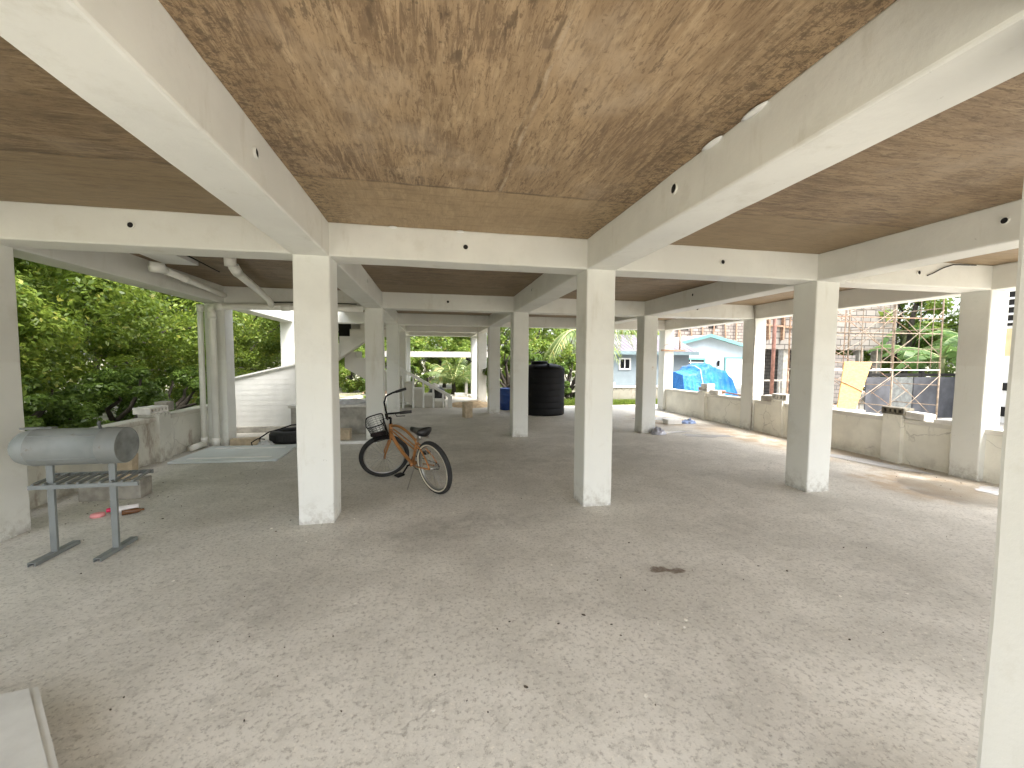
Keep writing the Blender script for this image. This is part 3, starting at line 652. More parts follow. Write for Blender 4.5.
b = MB(); b.lathe([(.19, .03), (.21, .0), (.29, .0), (.33, .03), (.345, .06), (.345, .15), (.33, .185), (.29, .21), (.21, .21), (.19, .18), (.195, .105), (.19, .03)], (0, 0, 0), 'Z', 40)
for i in range(40):
    a = i*math.pi/20; b.box((math.cos(a)*.345, math.sin(a)*.345, .105), (.012, .03, .10), (0, 0, math.degrees(a)+8))
b.build("tread", M_rubber, ty)
b = MB(); b.tube([(-3.0, 7.72, .01), (-2.98, 7.76, .10), (-2.86, 7.86, .19), (-2.70, 7.9, .23), (-2.5, 7.9, .30), (-2.3, 7.92, .31)], .012, 8); o = b.build("hose", M_black); tag(o, "black hose looping over the tyre", "hose")
# crumpled rag
def crumple(name, loc, sx, sy_, h, mat, seed, label, cat):
    b = MB(); n = 18; vs = []
    for j in range(n+1):
        for i in range(n+1):
            u, v = i/n*2-1, j/n*2-1; rr = min(1, math.hypot(u, v))
            e = (1-rr**2)
            hh = max(0, h*(e**.5 if e > 0 else 0)*(.45+.9*abs(noise.noise(Vector((u*2.2+seed, v*2.2, 0)))))+abs(noise.noise(Vector((u*5+seed, v*5, 3))))*h*.6*e)
            q = Vector((u, v)); q = q.normalized()*min(1, q.length) if q.length else q
            w = 1+.18*noise.noise(Vector((math.atan2(v, u)*1.3+seed, 0, 0)))
            vs.append((q.x*sx*w, q.y*sy_*w, hh+.004))
    b.add(vs, [(j*(n+1)+i, j*(n+1)+i+1, (j+1)*(n+1)+i+1, (j+1)*(n+1)+i) for j in range(n) for i in range(n)], True)
    o = b.build(name, mat, None, loc); tag(o, label, cat); return o
M_cloth = plain("grey_cloth", (.50, .50, .50), .9, 0, .2, 9, .3)
crumple("rag", (-2.82, 7.58, 0), .14, .10, .09, M_cloth, 3, "crumpled pale rag on the floor beside the tyre", "rag")
b = MB(); b.tube([(-2.98, 7.48, .02), (-3.02, 7.54, .07), (-2.95, 7.62, .12), (-2.85, 7.66, .10)], .009, 6); o = b.build("wire_loop", M_black); tag(o, "thin dark wire loop next to the crumpled rag", "wire")

# white clapboard screen, stepped up towards the stairs
sw = empty("siding_screen", (-3.3, 9.05, 0), 0, "white clapboard screen with a sloping top behind the tyre", "screen")
b = MB(); x0, x1 = -.62, .55; nb = 12
for i in range(nb):
    z0 = .12+i*.105; z1 = z0+.105
    def topz(x): return 1.07+(x-x0)/(x1-x0)*.29
    pts = []
    za0, za1 = min(z1, topz(x0)), min(z1, topz(x1))
    if topz(x1) <= z0: break
    if topz(x0) <= z0:
        xs_ = x0+(z0-topz(x0))/(topz(x1)-topz(x0))*(x1-x0)
        if topz(x1) < z1: pts = [(xs_, z0), (x1, z0), (x1, topz(x1))]
        else:
            xe = x0+(z1-topz(x0))/(topz(x1)-topz(x0))*(x1-x0); pts = [(xs_, z0), (x1, z0), (x1, z1), (min(xe, x1), z1)]
    elif topz(x0) < z1:
        if topz(x1) > z1:
            xe = x0+(z1-topz(x0))/(topz(x1)-topz(x0))*(x1-x0); pts = [(x0, z0), (x1, z0), (x1, z1), (xe, z1), (x0, topz(x0))]
        else: pts = [(x0, z0), (x1, z0), (x1, topz(x1)), (x0, topz(x0))]
    else: pts = [(x0, z0), (x1, z0), (x1, z1), (x0, z1)]
    m = len(pts); V = [(x, -.02 - (.0025*(1-(z-z0)/.105)), z) for x, z in pts]+[(x, .01, z) for x, z in pts]
    b.add(V, [tuple(range(m)), tuple(range(2*m-1, m-1, -1))]+[(i2, m+i2, m+(i2+1) % m, (i2+1) % m) for i2 in range(m)])
b.build("clapboard", M_white, sw)
b = MB(); b.box((x1+.05, .15, .68), (.09, .42, 1.36)); b.build("end_board", M_block, sw)
b = MB(); b.box((0, -.01, .06), (1.18, .16, .12), None, .015); b.build("plinth", M_rough, sw)
b = MB(); L_ = math.hypot(1.2, .29); b.box((-.035, -.02, 1.235), (L_, .08, .03), (0, -math.degrees(math.atan2(.29, 1.17)), 0)); b.build("top_rail", M_white, sw)

# raised cement platform between the columns
pl = MB(); pl.box((-1.95, 9.1, .26), (1.5, 1.2, .56), None, .01)
o = pl.build("platform", M_rough); 
b = MB(); b.box((-1.95, 9.08, .565), (1.56, 1.3, .05), None, .012); b.build("platform_top", M_pw, o)
tag(o, "low grey cement platform with a whitewashed top under the open stair bay", "platform")
b = MB(); b.box((0, 0, .10), (.34, .2, .20), None, .02); o = b.build("stone_block", M_tan, None, (-1.68, 7.98, 0)); tag(o, "squared tan stone block on the floor before the cement platform", "stone block")
b = MB(); b.box((0, 0, .02), (1.25, .09, .05), None, .006); o = b.build("plank", M_white, None, (-1.62, 7.56, 0)); tag(o, "white painted plank on the floor between the first two left inner columns", "plank")
crumple("cloth_heap", (-1.75, 8.75, .592), .42, .22, .10, M_cloth, 8, "pale cloth heap spread on the cement platform", "cloth")

# ------------------------------------------------------------------ bicycle
bk = empty("bicycle", (.04, 4.56, 0), 0, "copper cruiser bicycle with a black wire basket, parked on its kickstand", "bicycle")
bk.rotation_euler = (R(-9), 0, R(126))
M_cop = plain("copper_paint", (.44, .20, .065), .3, .3, .12, 5, 0)
M_cop.node_tree.nodes['Principled BSDF'].inputs['Coat Weight'].default_value = .6
M_chrome = plain("dull_chrome", (.42, .41, .39), .35, .9, .1, 9, 0)
M_cream = plain("cream_wall", (.62, .57, .46), .7, 0, .1, 9, 0)
M_saddle = plain("saddle_vinyl", (.012, .012, .013), .38, 0, .1, 9, .05)
WR, TR = .272, .029
def wheel(parent, c, xf=None, white=True):
    c = Vector(c); T = xf or (lambda p: p)
    def ring(rad, r, n=48, m=10, off=0): return [Vector((c.x+rad*math.cos(2*math.pi*i/n), c.y+off, c.z+rad*math.sin(2*math.pi*i/n))) for i in range(n)]
    b = MB(); b.tube(ring(WR-.022, .01), .014, 8, closed=True)
    for i in range(28):
        a = 2*math.pi*i/28; s2 = .028 if i % 2 else -.028; a0 = a+(.35 if (i//2) % 2 else -.35)
        b.tube([c+Vector((.02*math.cos(a0), s2, .02*math.sin(a0))), c+Vector(((WR-.03)*math.cos(a), 0, (WR-.03)*math.sin(a)))], .0022, 4, caps=False)
    b.tube([c+Vector((0, -.05, 0)), c+Vector((0, .05, 0))], .018, 12)
    b.v = [tuple(T(Vector(v))) for v in b.v]; w = b.build("wheel", M_chrome, parent)
    b = MB(); b.tube(ring(WR+.002, TR), TR, 12, closed=True)
    b.v = [tuple(T(Vector(v))) for v in b.v]; b.build("tyre", M_rubber, w)
    if white:
        for off in (-.018, .018):
            b = MB(); b.tube(ring(WR-.006, .01, off=off), .0125, 8, closed=True)
            b.v = [tuple(T(Vector(v))) for v in b.v]; b.build("whitewall", M_cream, w)
    return w
RH, FH, BB = Vector((0, 0, .308)), Vector((.985, 0, .308)), Vector((.42, 0, .275))
HT, HB = Vector((.79, 0, .70)), Vector((.825, 0, .59)); ST = Vector((.25, 0, .60))
ax = (HT-HB).normalized(); Rs = Matrix.Rotation(R(62), 4, ax)
def steer(p): return HB+(Rs.to_3x3()@(Vector(p)-HB))
wheel(bk, RH)
wheel(bk, FH, steer, False)
fr = MB()
def bez(p0, p1, p2, n=14): return [p0*(1-t)**2+p1*2*t*(1-t)+p2*t*t for t in [i/n for i in range(n+1)]]
fr.tube(bez(HT-ax*.02, Vector((.55, 0, .78)), ST+Vector((-.0, 0, -.05))), .016, 12)
fr.tube([HT+ax*.02, HB-ax*.02], .024, 14)
fr.tube(bez(HB+ax*.02, Vector((.72, 0, .42)), BB), .021, 12)
fr.tube([ST, BB], .017, 12)
for s_y in (-1, 1):
    fr.tube(bez(ST+Vector((.02, .012*s_y, -.06)), Vector((.1, .045*s_y, .50)), RH+Vector((0, .058*s_y, 0))), .0095, 8)
    fr.tube([BB+Vector((-.02, .02*s_y, 0)), Vector((.25, .05*s_y, .285)), RH+Vector((0, .058*s_y, 0))], .0095, 8)
    fr.tube(bez(HT+Vector((-.02, .018*s_y, -.05)), Vector((.62, .03*s_y, .60)), ST+Vector((.02, .02*s_y, -.14))), .0085, 8)
fr.tube([BB+Vector((0, -.04, 0)), BB+Vector((0, .04, 0))], .026, 14)
fr.build("frame", M_cop, bk)
b = MB()
for s_y in (-1, 1): b.tube([steer(q) for q in (HB-ax*.03+Vector((0, .028*s_y, 0)), HB-ax*.08+Vector((.005, .045*s_y, 0)), FH+Vector((-.02, .05*s_y, .05)), FH+Vector((0, .052*s_y, 0)))], .0115, 8)
b.tube([steer(HB-ax*.03+Vector((0, -.045, 0))), steer(HB-ax*.03+Vector((0, .045, 0)))], .015, 8)
b.build("fork", M_cop, bk)
b = MB(); b.tube([steer(HT), steer(HT+ax*.10)], .013, 10); b.tube([steer(HT+ax*.10), steer(HT+ax*.10+Vector((.03, 0, .01)))], .016, 10)
h0 = HT+ax*.10+Vector((.035, 0, .01))
for s_y in (-1, 1):
    b.tube([steer(q) for q in [h0, h0+Vector((.0, .05*s_y, .01)), h0+Vector((.0, .10*s_y, .06)), h0+Vector((-.01, .16*s_y, .14)), h0+Vector((-.05, .24*s_y, .175)), h0+Vector((-.13, .28*s_y, .175)), h0+Vector((-.28, .315*s_y, .16))]], .011, 10)
hb = b.build("handlebar", M_black, bk)
for s_y in (-1, 1):
    b = MB(); b.tube([steer(h0+Vector((-.17, .29*s_y, .171))), steer(h0+Vector((-.23, .303*s_y, .165))), steer(h0+Vector((-.30, .32*s_y, .158)))], [.016, .018, .017], 12); b.build("grip", M_saddle, hb)
    b = MB(); b.tube([steer(h0+Vector((-.12, .28*s_y, .175))), steer(h0+Vector((-.13, .33*s_y, .16))), steer(h0+Vector((-.22, .36*s_y, .15)))], .005, 6); b.build("brake_lever", M_black, hb)
b = MB(); b.tube([steer(h0+Vector((-.02, .02, .02))), steer(h0+Vector((.08, .06, .03))), steer(h0+Vector((.06, .03, -.12))), HB+Vector((0, .02, 0))], .004, 6); b.build("cable", M_black, bk)
# saddle
b = MB(); sd0 = Vector((.20, 0, .705)); n1, n2 = 16, 14; vs = []
for i in range(n1+1):
    t = i/n1; x = .15-.29*t*1.0-.0; wd = .022+.088*max(0, (t-.28)/.72)**.9 if t > .28 else .022+.004*math.sin(t*8)
    if t > .93: wd *= 1-.35*((t-.93)/.07)
    if i == 0: wd = .006
    zc = .004*math.cos(t*math.pi*2)+(.018*t)
    for k2 in range(n2):
        a = 2*math.pi*k2/n2; vs.append(sd0+Vector((x, wd*math.cos(a), zc+(.030*math.sin(a) if math.sin(a) > 0 else (.03+.04*t)*math.sin(a))*(1-.2*(i == 0)))))
b.add(vs, [(i*n2+k2, i*n2+(k2+1) % n2, (i+1)*n2+(k2+1) % n2, (i+1)*n2+k2) for i in range(n1) for k2 in range(n2)]+[tuple(range(n2)), tuple(n1*n2+k2 for k2 in range(n2))], True)
sdl = b.build("saddle", M_saddle, bk)
b = MB(); b.tube([ST-Vector((0, 0, .03)), sd0+Vector((.0, 0, -.03))], .013, 10)
for s_y in (-1, 1): b.tube([sd0+Vector((-.09, .05*s_y, -.02)), sd0+Vector((-.09, .05*s_y, -.075))], .018, 10); b.tube([sd0+Vector((.1, 0, -.03)), sd0+Vector((0, .02*s_y, -.045)), sd0+Vector((-.09, .04*s_y, -.07))], .004, 6)
b.build("seat_post", M_chrome, sdl)
# crank, chain guard, pedals
b = MB(); b.tube([BB+Vector((0, -.08, 0)), BB+Vector((0, .08, 0))], .012, 8)
b.tube([BB+Vector((0, .07, 0)), BB+Vector((.11, .085, -.115))], .010, 8); b.tube([BB+Vector((0, -.07, 0)), BB+Vector((-.11, -.085, .115))], .010, 8)
b.tube([BB+Vector((.085*math.cos(a), -.045, .085*math.sin(a))) for a in [i*math.pi/16 for i in range(32)]], .005, 5, closed=True)
ck = b.build("crank", M_black, bk)
for p in (BB+Vector((.11, .13, -.115)), BB+Vector((-.11, -.13, .115))):
    b = MB(); b.box(p, (.09, .09, .022), None, .004); b.build("pedal", M_black, ck)
b = MB(); b.tube([BB+Vector((0, -.045, .086)), RH+Vector((0, -.045, .036))], .0045, 5); b.tube([BB+Vector((0, -.045, -.086)), RH+Vector((0, -.045, -.036))], .0045, 5)
b.tube([RH+Vector((.036*math.cos(a), -.045, .036*math.sin(a))) for a in [i*math.pi/8 for i in range(16)]], .006, 5, closed=True)
b.build("chain", M_black, bk)
b = MB(); b.tube([Vector((.33, .04, .27)), Vector((.36, .16, .0+.018)), Vector((.33, .175, .012))], .007, 8); b.build("kickstand", M_chrome, bk)
# wire basket on the steering
b = MB(); bx0, bx1 = .07, .32; nb = 11
def bp(u, v, w):  # u,v in -1..1, w 0 bottom..1 top -> flared
    cx = (HT.x+.155); k3 = .80+.20*w
    return Vector((cx+(.105*u*k3-.01*(1-w)), .145*v*k3, .60+.225*w))
def rim(w, n=40):
    pts = []
    for i in range(n):
        a = 2*math.pi*i/n; c_, s2 = math.cos(a), math.sin(a)
        pts.append(steer(bp(math.copysign(abs(c_)**.45, c_), math.copysign(abs(s2)**.45, s2), w)))
    return pts
b.tube(rim(1), .0055, 6, closed=True); b.tube(rim(.97), .004, 6, closed=True)
bas = b.build("basket", M_black, bk)
b = MB()
for w in (.0, .12, .25, .38, .5, .62, .75, .87): b.tube(rim(w), .0018, 4, closed=True)
N_ = 44; t0, t1 = rim(0, N_), rim(1, N_)
for i in range(N_): b.tube([t0[i], t1[i]], .0017, 4, caps=False)
for i in range(-5, 6): b.tube([steer(bp(-1, i/5.5, 0)), steer(bp(1, i/5.5, 0))], .0018, 4, caps=False); b.tube([steer(bp(i/5.5, -1, 0)), steer(bp(i/5.5, 1, 0))], .0018, 4, caps=False)
b.build("basket_mesh", M_black, bas)
crv = MB(); pts = []
crv.box(steer(Vector((HT.x+.17, 0, .635))), (.14, .17, .05), (12, 5, 40), .02); crv.build("basket_liner", plain("dark_cloth", (.035, .025, .028), .9, 0, .3, 9, .3), bas)

# ------------------------------------------------------------------ things on the floor further back
hollow_block("concrete_block", "upright hollow block standing alone on the floor before the stair foot", (.86, 10.55, 0), 20, (.2, .2, .40), M_tan, "concrete block")
o = crumple("plastic_bag", (4.50, 7.58, 0), .16, .13, .15, plain("grey_bag", (.42, .42, .47), .3, 0, .35, 7, .3), 12, "crumpled grey plastic bag at the foot of the third column", "plastic bag")
b = MB(); b.box((0, 0, .06), (.36, .24, .12), None, .02); o = b.build("carton", M_white, None, (5.55, 8.75, 0)); tag(o, "white carton on the floor near the far right column", "carton")
crumple("striped_bag", (6.0, 8.80, 0), .2, .14, .10, plain("blue_white_bag", (.22, .30, .50), .6, 0, .6, 16, .2), 21, "blue and white bag lying beside the white carton", "bag")
# puddles; pale base colour paints in the bright sky reflection
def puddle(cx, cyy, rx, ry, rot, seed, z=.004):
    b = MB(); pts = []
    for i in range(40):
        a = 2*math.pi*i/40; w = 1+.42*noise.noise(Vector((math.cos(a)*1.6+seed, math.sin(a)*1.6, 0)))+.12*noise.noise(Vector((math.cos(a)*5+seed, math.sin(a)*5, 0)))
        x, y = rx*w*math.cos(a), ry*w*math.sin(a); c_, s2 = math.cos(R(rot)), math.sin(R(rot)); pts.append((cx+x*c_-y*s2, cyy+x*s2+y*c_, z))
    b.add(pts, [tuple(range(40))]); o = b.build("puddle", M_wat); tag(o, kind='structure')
M_wat = NT("water_painted_reflection"); M_wat = M_wat.fin((.50, .50, .52), .12, 0, .6)
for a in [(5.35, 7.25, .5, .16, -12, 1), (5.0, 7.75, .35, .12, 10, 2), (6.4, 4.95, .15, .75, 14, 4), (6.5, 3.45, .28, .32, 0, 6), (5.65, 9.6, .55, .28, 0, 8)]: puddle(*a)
# small floor litter
b = MB(); rng = random.Random(3)
for (cx, cyy, sx, sy_, n) in [(.55, 2.35, .35, .3, 16), (2.2, 2.4, .8, .5, 22), (-.8, 1.9, .8, .5, 26), (1.8, 3.6, 2.2, 1.2, 40), (-2.6, 4.6, .7, .5, 26), (5, 5, 1.2, 2, 30), (0, 1.5, 1.6, .5, 26), (-1.9, 3, .8, .7, 18), (-3.3, 5.3, .4, .5, 120), (-3.6, 4.3, .2, .5, 60), (6.4, 6.5, .25, 1.8, 120), (6.3, 3.9, .3, .5, 30)]:
    for i in range(n//2):
        x, y = cx+rng.gauss(0, sx), cyy+rng.gauss(0, sy_); r_ = rng.uniform(.0015, .0045)*(1 if rng.random() < .9 else 1.7); a = rng.random()*6.28; k4 = rng.uniform(1, 2.2)
        pts = [(x+r_*k4*math.cos(a)*math.cos(t)-r_*math.sin(a)*math.sin(t), y+r_*k4*math.sin(a)*math.cos(t)+r_*math.cos(a)*math.sin(t), .0015) for t in [j*math.pi/3 for j in range(6)]]
        b.poly(pts, rng.uniform(.002, .006))
o = b.build("floor_litter", plain("litter", (.075, .058, .042), .9, 0, .5, 30, 0)); tag(o, "tiny dark crumbs and leaf bits scattered on the concrete floor", "litter", kind='stuff')
b = MB()
for i in range(60):
    x, y = rng.uniform(-3, 4.5), rng.uniform(1.1, 4.2); r_ = rng.uniform(.003, .009)
    pts = [(x+r_*rng.uniform(.7, 1.3)*math.cos(t), y+r_*rng.uniform(.7, 1.3)*math.sin(t), .0015) for t in [j*math.pi/3 for j in range(6)]]
    b.poly(pts, rng.uniform(.002, .005))
o = b.build("floor_chips", plain("chips", (.72, .69, .62), .9, 0, .2, 30, 0)); tag(o, "tiny pale plaster chips scattered on the concrete floor", "plaster chips", kind='stuff')

# near left corner: pale concrete block
b = MB(); b.poly([(0, 0, 0), (-1.5, -.27, 0), (-1.9, -1.1, 0), (-.2, -1.8, 0), (.88, -.95, 0)], .112)
b.poly([(-.02, -.015, .112), (-1.48, -.28, .112), (-1.88, -1.1, .112), (-.2, -1.78, .112), (.84, -.93, .112), (.42, -.50, .112), (.36, -.42, .112), (.2, -.25, .112)], .008); o = b.build("concrete_step", plain("pale_step", (.56, .555, .52), .85, 0, .12, 4, .35), None, (-1.64, 1.99, 0)); tag(o, "pale cast concrete step at the near left corner of the floor", "step")

# ------------------------------------------------------------------ tank, barrel, bins
tk = empty("water_tank", (3.0, 11.0, 0), 0, "big black ribbed plastic water tank behind the middle columns", "water tank")
prof = [(0, 0), (.56, 0), (.585, .03)]
for i in range(7):
    z = .05+i*.165; prof += [(.585, z), (.585, z+.12), (.580, z+.13), (.580, z+.15), (.585, z+.16)]
prof += [(.585, 1.24), (.56, 1.29), (.42, 1.36), (.22, 1.40)]
b = MB(); b.lathe(prof, (0, 0, 0), 'Z', 48); tb = b.build("tank_body", M_black, tk)
b = MB(); b.lathe([(.22, 1.37), (.235, 1.39), (.235, 1.45), (.21, 1.46), (0, 1.47)], (-.12, 0, 0), 'Z', 28); b.build("lid", M_black, tk)
b = MB()
for i in range(8):
    a = i*math.pi/4; b.tube([(.30*math.cos(a), .3*math.sin(a), 1.385), (.55*math.cos(a), .55*math.sin(a), 1.30)], .012, 6)
b.tube([(-.02, -.4, 1.39), (.05, -.42, 1.37)], .02, 8); b.build("rib", M_black, tk)
bl = empty("plastic_barrel", (2.20, 12.05, 0), 0, "blue plastic barrel behind the inner column", "barrel")
b = MB(); b.lathe([(0, 0), (.24, 0), (.26, .02), (.27, .18), (.285, .2), (.27, .22), (.27, .42), (.285, .44), (.27, .46), (.255, .60), (.265, .62), (.25, .64), (.24, .63), (0, .62)], (0, 0, 0), 'Z', 32); b.build("barrel_body", plain("blue_plastic", (.012, .055, .25), .4, 0, .1, 5, 0), bl)
b = MB(); b.box((0, 0, .15), (.10, .22, .30), None, .02); o = b.build("jerrycan", M_greydark, None, (2.22, 11.55, 0)); tag(o, "small grey can standing in front of the blue barrel", "can")
bn = empty("rubbish_bag", (.1, 13.95, -.02), 0, "black rubbish bag topped with white plastic behind the stair rail", "rubbish bag")
bn.location = (.12, 14.9, -.02)
b = MB(); b.lathe([(0, 0), (.24, 0), (.31, .10), (.33, .25), (.27, .42), (.16, .52), (.05, .55), (0, .55)], (0, 0, 0), 'Z', 22)
b.v = [tuple(Vector(v)*(1+.12*noise.noise(Vector(v)*7))) for v in b.v]; b.build("bag_body", M_saddle, bn)
b = MB(); b.lathe([(0, .64), (.08, .62), (.16, .55), (.20, .46), (.12, .44)], (-.08, 0, 0), 'Z', 18)
b.v = [tuple(Vector(v)*(1+.16*noise.noise(Vector(v)*9))) for v in b.v]; b.build("white_plastic", M_clear, bn)
# soil pile
def heap(name, loc, rx, ry, h, mat, seed):
    b = MB(); n = 22; vs = []
    for j in range(n+1):
        for i in range(n+1):
            u, v = i/n*2-1, j/n*2-1; e = max(0, 1-u*u-v*v)
            vs.append((u*rx, v*ry, h*e**.8*(.75+.5*noise.noise(Vector((u*2+seed, v*2, 0))))+.03*e*noise.noise(Vector((u*8, v*8, seed)))-.02))
    b.add(vs, [(j*(n+1)+i, j*(n+1)+i+1, (j+1)*(n+1)+i+1, (j+1)*(n+1)+i) for j in range(n) for i in range(n)], True)
    return b.build(name, mat, None, loc)
o = heap("sand_heap", (1.25, 13.4, 0), .85, .9, .17, plain("tan_sand", (.45, .34, .21), .95, 0, .25, 8, .7), 2); tag(o, "low heap of tan sand around the last inner columns", "sand heap", kind='stuff')
o = heap("sand_heap", (-1.9, 19.6, -.1), 1.3, 1.0, .9, plain("reddish_soil", (.46, .30, .20), .95, 0, .25, 4, .7), 6); tag(o, "reddish soil heap seen under the stair landing", "soil heap", kind='stuff')
# white rail between posts beyond the stairs
gt = empty("rail_frame", (.4, 18.5, -.1), 0, "weathered white beam carried by white posts beyond the stairs", "beam frame")
M_peel = wall_mat("peeling_white", (.46, .44, .42), mould=(.3, .24, .2), amount=.8, ztop=1.9)
b = MB(); b.box((.0, 0, 1.80), (5.0, .15, .25), None, .01); b.build("cross_beam", M_peel, gt)
for x in (-2.2, 2.25):
    b = MB(); b.box((x, 0, .84), (.16, .14, 1.67), None, .01); b.build("post", M_peel, gt)
b = MB(); b.box((0, 0, .35), (.12, .12, .9), None, .015); o = b.build("post", M_peel, None, (1.38, 17.6, -.1)); tag(o, "short white post beside the young coconut palm", "post")
for i, (x, y, w, h, lab) in enumerate([(1.1, 16.9, .5, .14, "flat white slab lying beyond the stairs left of the last column"), (.55, 16.6, .35, .08, "small white slab lying at the foot of the young palm"), (1.55, 16.3, .3, .12, "white stone lying against the last inner column")]):
    b = MB(); b.box((0, 0, h/2), (w, .3, h), (0, 0, 12*i), .03); o = b.build("stone_slab", M_pw, None, (x, y, -.025)); tag(o, lab, "slab")
b = MB(); b.tube([(1.28, 16.35, 1.52), (1.40, 16.38, 1.48), (1.5, 16.4, 1.40)], [.05, .035, .03], 10); b.build("lamp_arm", M_black, house)

# ------------------------------------------------------------------ neighbouring buildings
def gable_house(name, label, cx, y, w, d, ez, rz_, wallm, trim, roofm, windows=(), door=None, over=.35):
    root = empty(name, (cx, y, -.1), 0, label, "house")
    b = MB(); hw = w/2
    b.poly([(-hw, 0, 0), (hw, 0, 0), (hw, 0, ez), (0, 0, rz_-.12), (-hw, 0, ez)], d, (0, 1, 0)); b.build("wall", wallm, root)
    sl = (rz_-ez)/hw
    b = MB()
    for s2 in (-1, 1):
        P_ = [(0, -over, rz_), (s2*(hw+over), -over, ez-sl*over+.1), (s2*(hw+over), -over, ez-sl*over+.02), (0, -over, rz_-.08)]
        b.poly(P_ if s2 < 0 else P_[::-1], d+2*over, (0, 1, 0))
    rf = b.build("roof", roofm, root)
    b = MB()
    for s2 in (-1, 1):
        P_ = [(0, -over-.04, rz_+.03), (s2*(hw+over), -over-.04, ez-sl*over+.13), (s2*(hw+over), -over-.04, ez-sl*over-.07), (0, -over-.04, rz_-.17)]
        b.poly(P_ if s2 < 0 else P_[::-1], .035, (0, 1, 0))
    b.build("fascia", trim, rf)
    for (x, z, ww, hh) in windows:
        b = MB()
        for (a, c_, e, f_) in ((x, z+hh/2+.04, ww+.2, .1), (x, z-hh/2-.04, ww+.2, .08), (x-ww/2-.05, z, .1, hh), (x+ww/2+.05, z, .1, hh)): b.box((a, -.03, c_), (e, .09, f_))
        wf = b.build("window", trim, root)
        b = MB(); b.box((x, -.008, z), (ww, .01, hh)); b.build("pane", plain("window_glass", (.05, .06, .07), .1, 0, .1, 3, 0), wf)
        b = MB()
        for q in range(1, 4): b.box((x, -.02, z-hh/2+hh*q/4), (ww, .016, .05))
        b.box((x, -.022, z), (.05, .02, hh)); b.build("louvre", M_white, wf)
    if door:
        x, ww, hh = door; b = MB(); b.box((x, -.03, hh/2), (ww, .05, hh)); dd = b.build("door", M_white, root)
        b = MB(); b.box((x, -.04, hh+.05), (ww+.2, .09, .1)); b.box((x-ww/2-.05, -.04, hh/2), (.1, .09, hh)); b.box((x+ww/2+.05, -.04, hh/2), (.1, .09, hh)); b.build("frame", trim, dd)
    return root
M_teal = plain("teal_trim", (.16, .38, .37), .5, 0, .08, 4, 0)
M_blue = plain("pale_blue_wall", (.48, .55, .62), .8, 0, .05, 2, .2)
M_gblue = plain("grey_blue_wall", (.24, .29, .32), .8, 0, .06, 2, .2)
M_roof1 = plain("pale_roof", (.42, .40, .38), .6, 0, .1, 3, .1)
h1 = gable_house("gable_house", "pale blue house with a teal trimmed gable behind the blue tarp", 17.55, 24, 8.6, 9, 2.15, 3.30, M_blue, M_teal, M_roof1, windows=[(-1.15, 1.30, 1.9, .75)], door=(2.4, 1.9, 1.75))
b = MB(); b.box((.85, -.08, 1.42), (.12, .12, .34), None, .03); b.tube([(.85, -.05, 1.6), (.85, -.16, 1.62), (.85, -.2, 1.55)], .02, 6); b.build("wall_lamp", M_black, h1)
M_rib = NT("ribbed_metal_roof")
x_, y_2, z_ = M_rib.sep(); wv = M_rib.math('SINE', M_rib.math('MULTIPLY', x_, 26.)); M_rib.bump(wv, .5, .03)
M_rib = M_rib.fin(M_rib.mix(M_rib.ramp(M_rib.noise(1.5, 4), .4, .65), (.17, .14, .17), (.24, .22, .23)), .45, .3)
hb2 = empty("shed_house", (10.7, 19, -.1), 0, "grey-blue low house with a ribbed metal roof seen left of the third column", "house")
b = MB(); b.box((0, 2, 1.0), (4.4, 4, 2.0)); b.build("wall", M_gblue, hb2)
b = MB(); b.poly([(-2.5, -.35, 1.98), (2.5, -.35, 1.98), (2.5, 2.3, 2.95), (-2.5, 2.3, 2.95)], .07); b.poly([(-2.5, 2.3, 2.95), (2.5, 2.3, 2.95), (2.5, 4.4, 2.0), (-2.5, 4.4, 2.0)], .07); b.build("roof", M_rib, hb2)
b = MB(); b.box((0, -.38, 1.96), (5.0, .04, .16)); b.build("fascia", plain("grey_teal", (.20, .27, .29), .5, 0, .1, 3, 0), hb2)
b = MB()
for q in ((0, .26, .62, .07), (0, -.26, .62, .07), (-.28, 0, .07, .5), (.28, 0, .07, .5)): b.box((-1.35+q[0], -.02, 1.42+q[1]), (q[2], .08, q[3]))
wf = b.build("window", M_white, hb2)
b = MB(); b.box((-1.35, -.008, 1.42), (.5, .01, .46)); b.build("pane", M_black, wf)
b = MB(); b.box((-1.35, -.02, 1.42), (.05, .03, .46)); b.build("mullion", M_white, wf)

# tarp over a boat
tp = empty("tarp_cover", (9.75, 13.6, -.07), 0, "bright blue tarpaulin draped over a bulky load in the neighbour's yard", "tarpaulin")
M_tarp = NT("blue_tarp"); M_tarp.bump(M_tarp.noise(5, 6, .6, None, 1.5), .9, .06); M_tarp = M_tarp.fin(M_tarp.mix(M_tarp.ramp(M_tarp.noise(2, 5), .3, .7), (.012, .14, .50), (.03, .24, .68)), .38, 0, .5)
def tp_h(u):   # ridge height along X
    pts = [(-2.1, 1.16), (-1.3, 1.20), (-.6, 1.42), (-.1, 1.50), (.35, 1.36), (1.0, 1.26), (1.5, 1.0), (1.75, .6)]
    for (a, b1), (c_, d_) in zip(pts, pts[1:]):
        if a <= u <= c_: return b1+(d_-b1)*(u-a)/(c_-a)
    return pts[0][1] if u < -2.1 else pts[-1][1]
b = MB(); nu, nv = 90, 40; vs = []
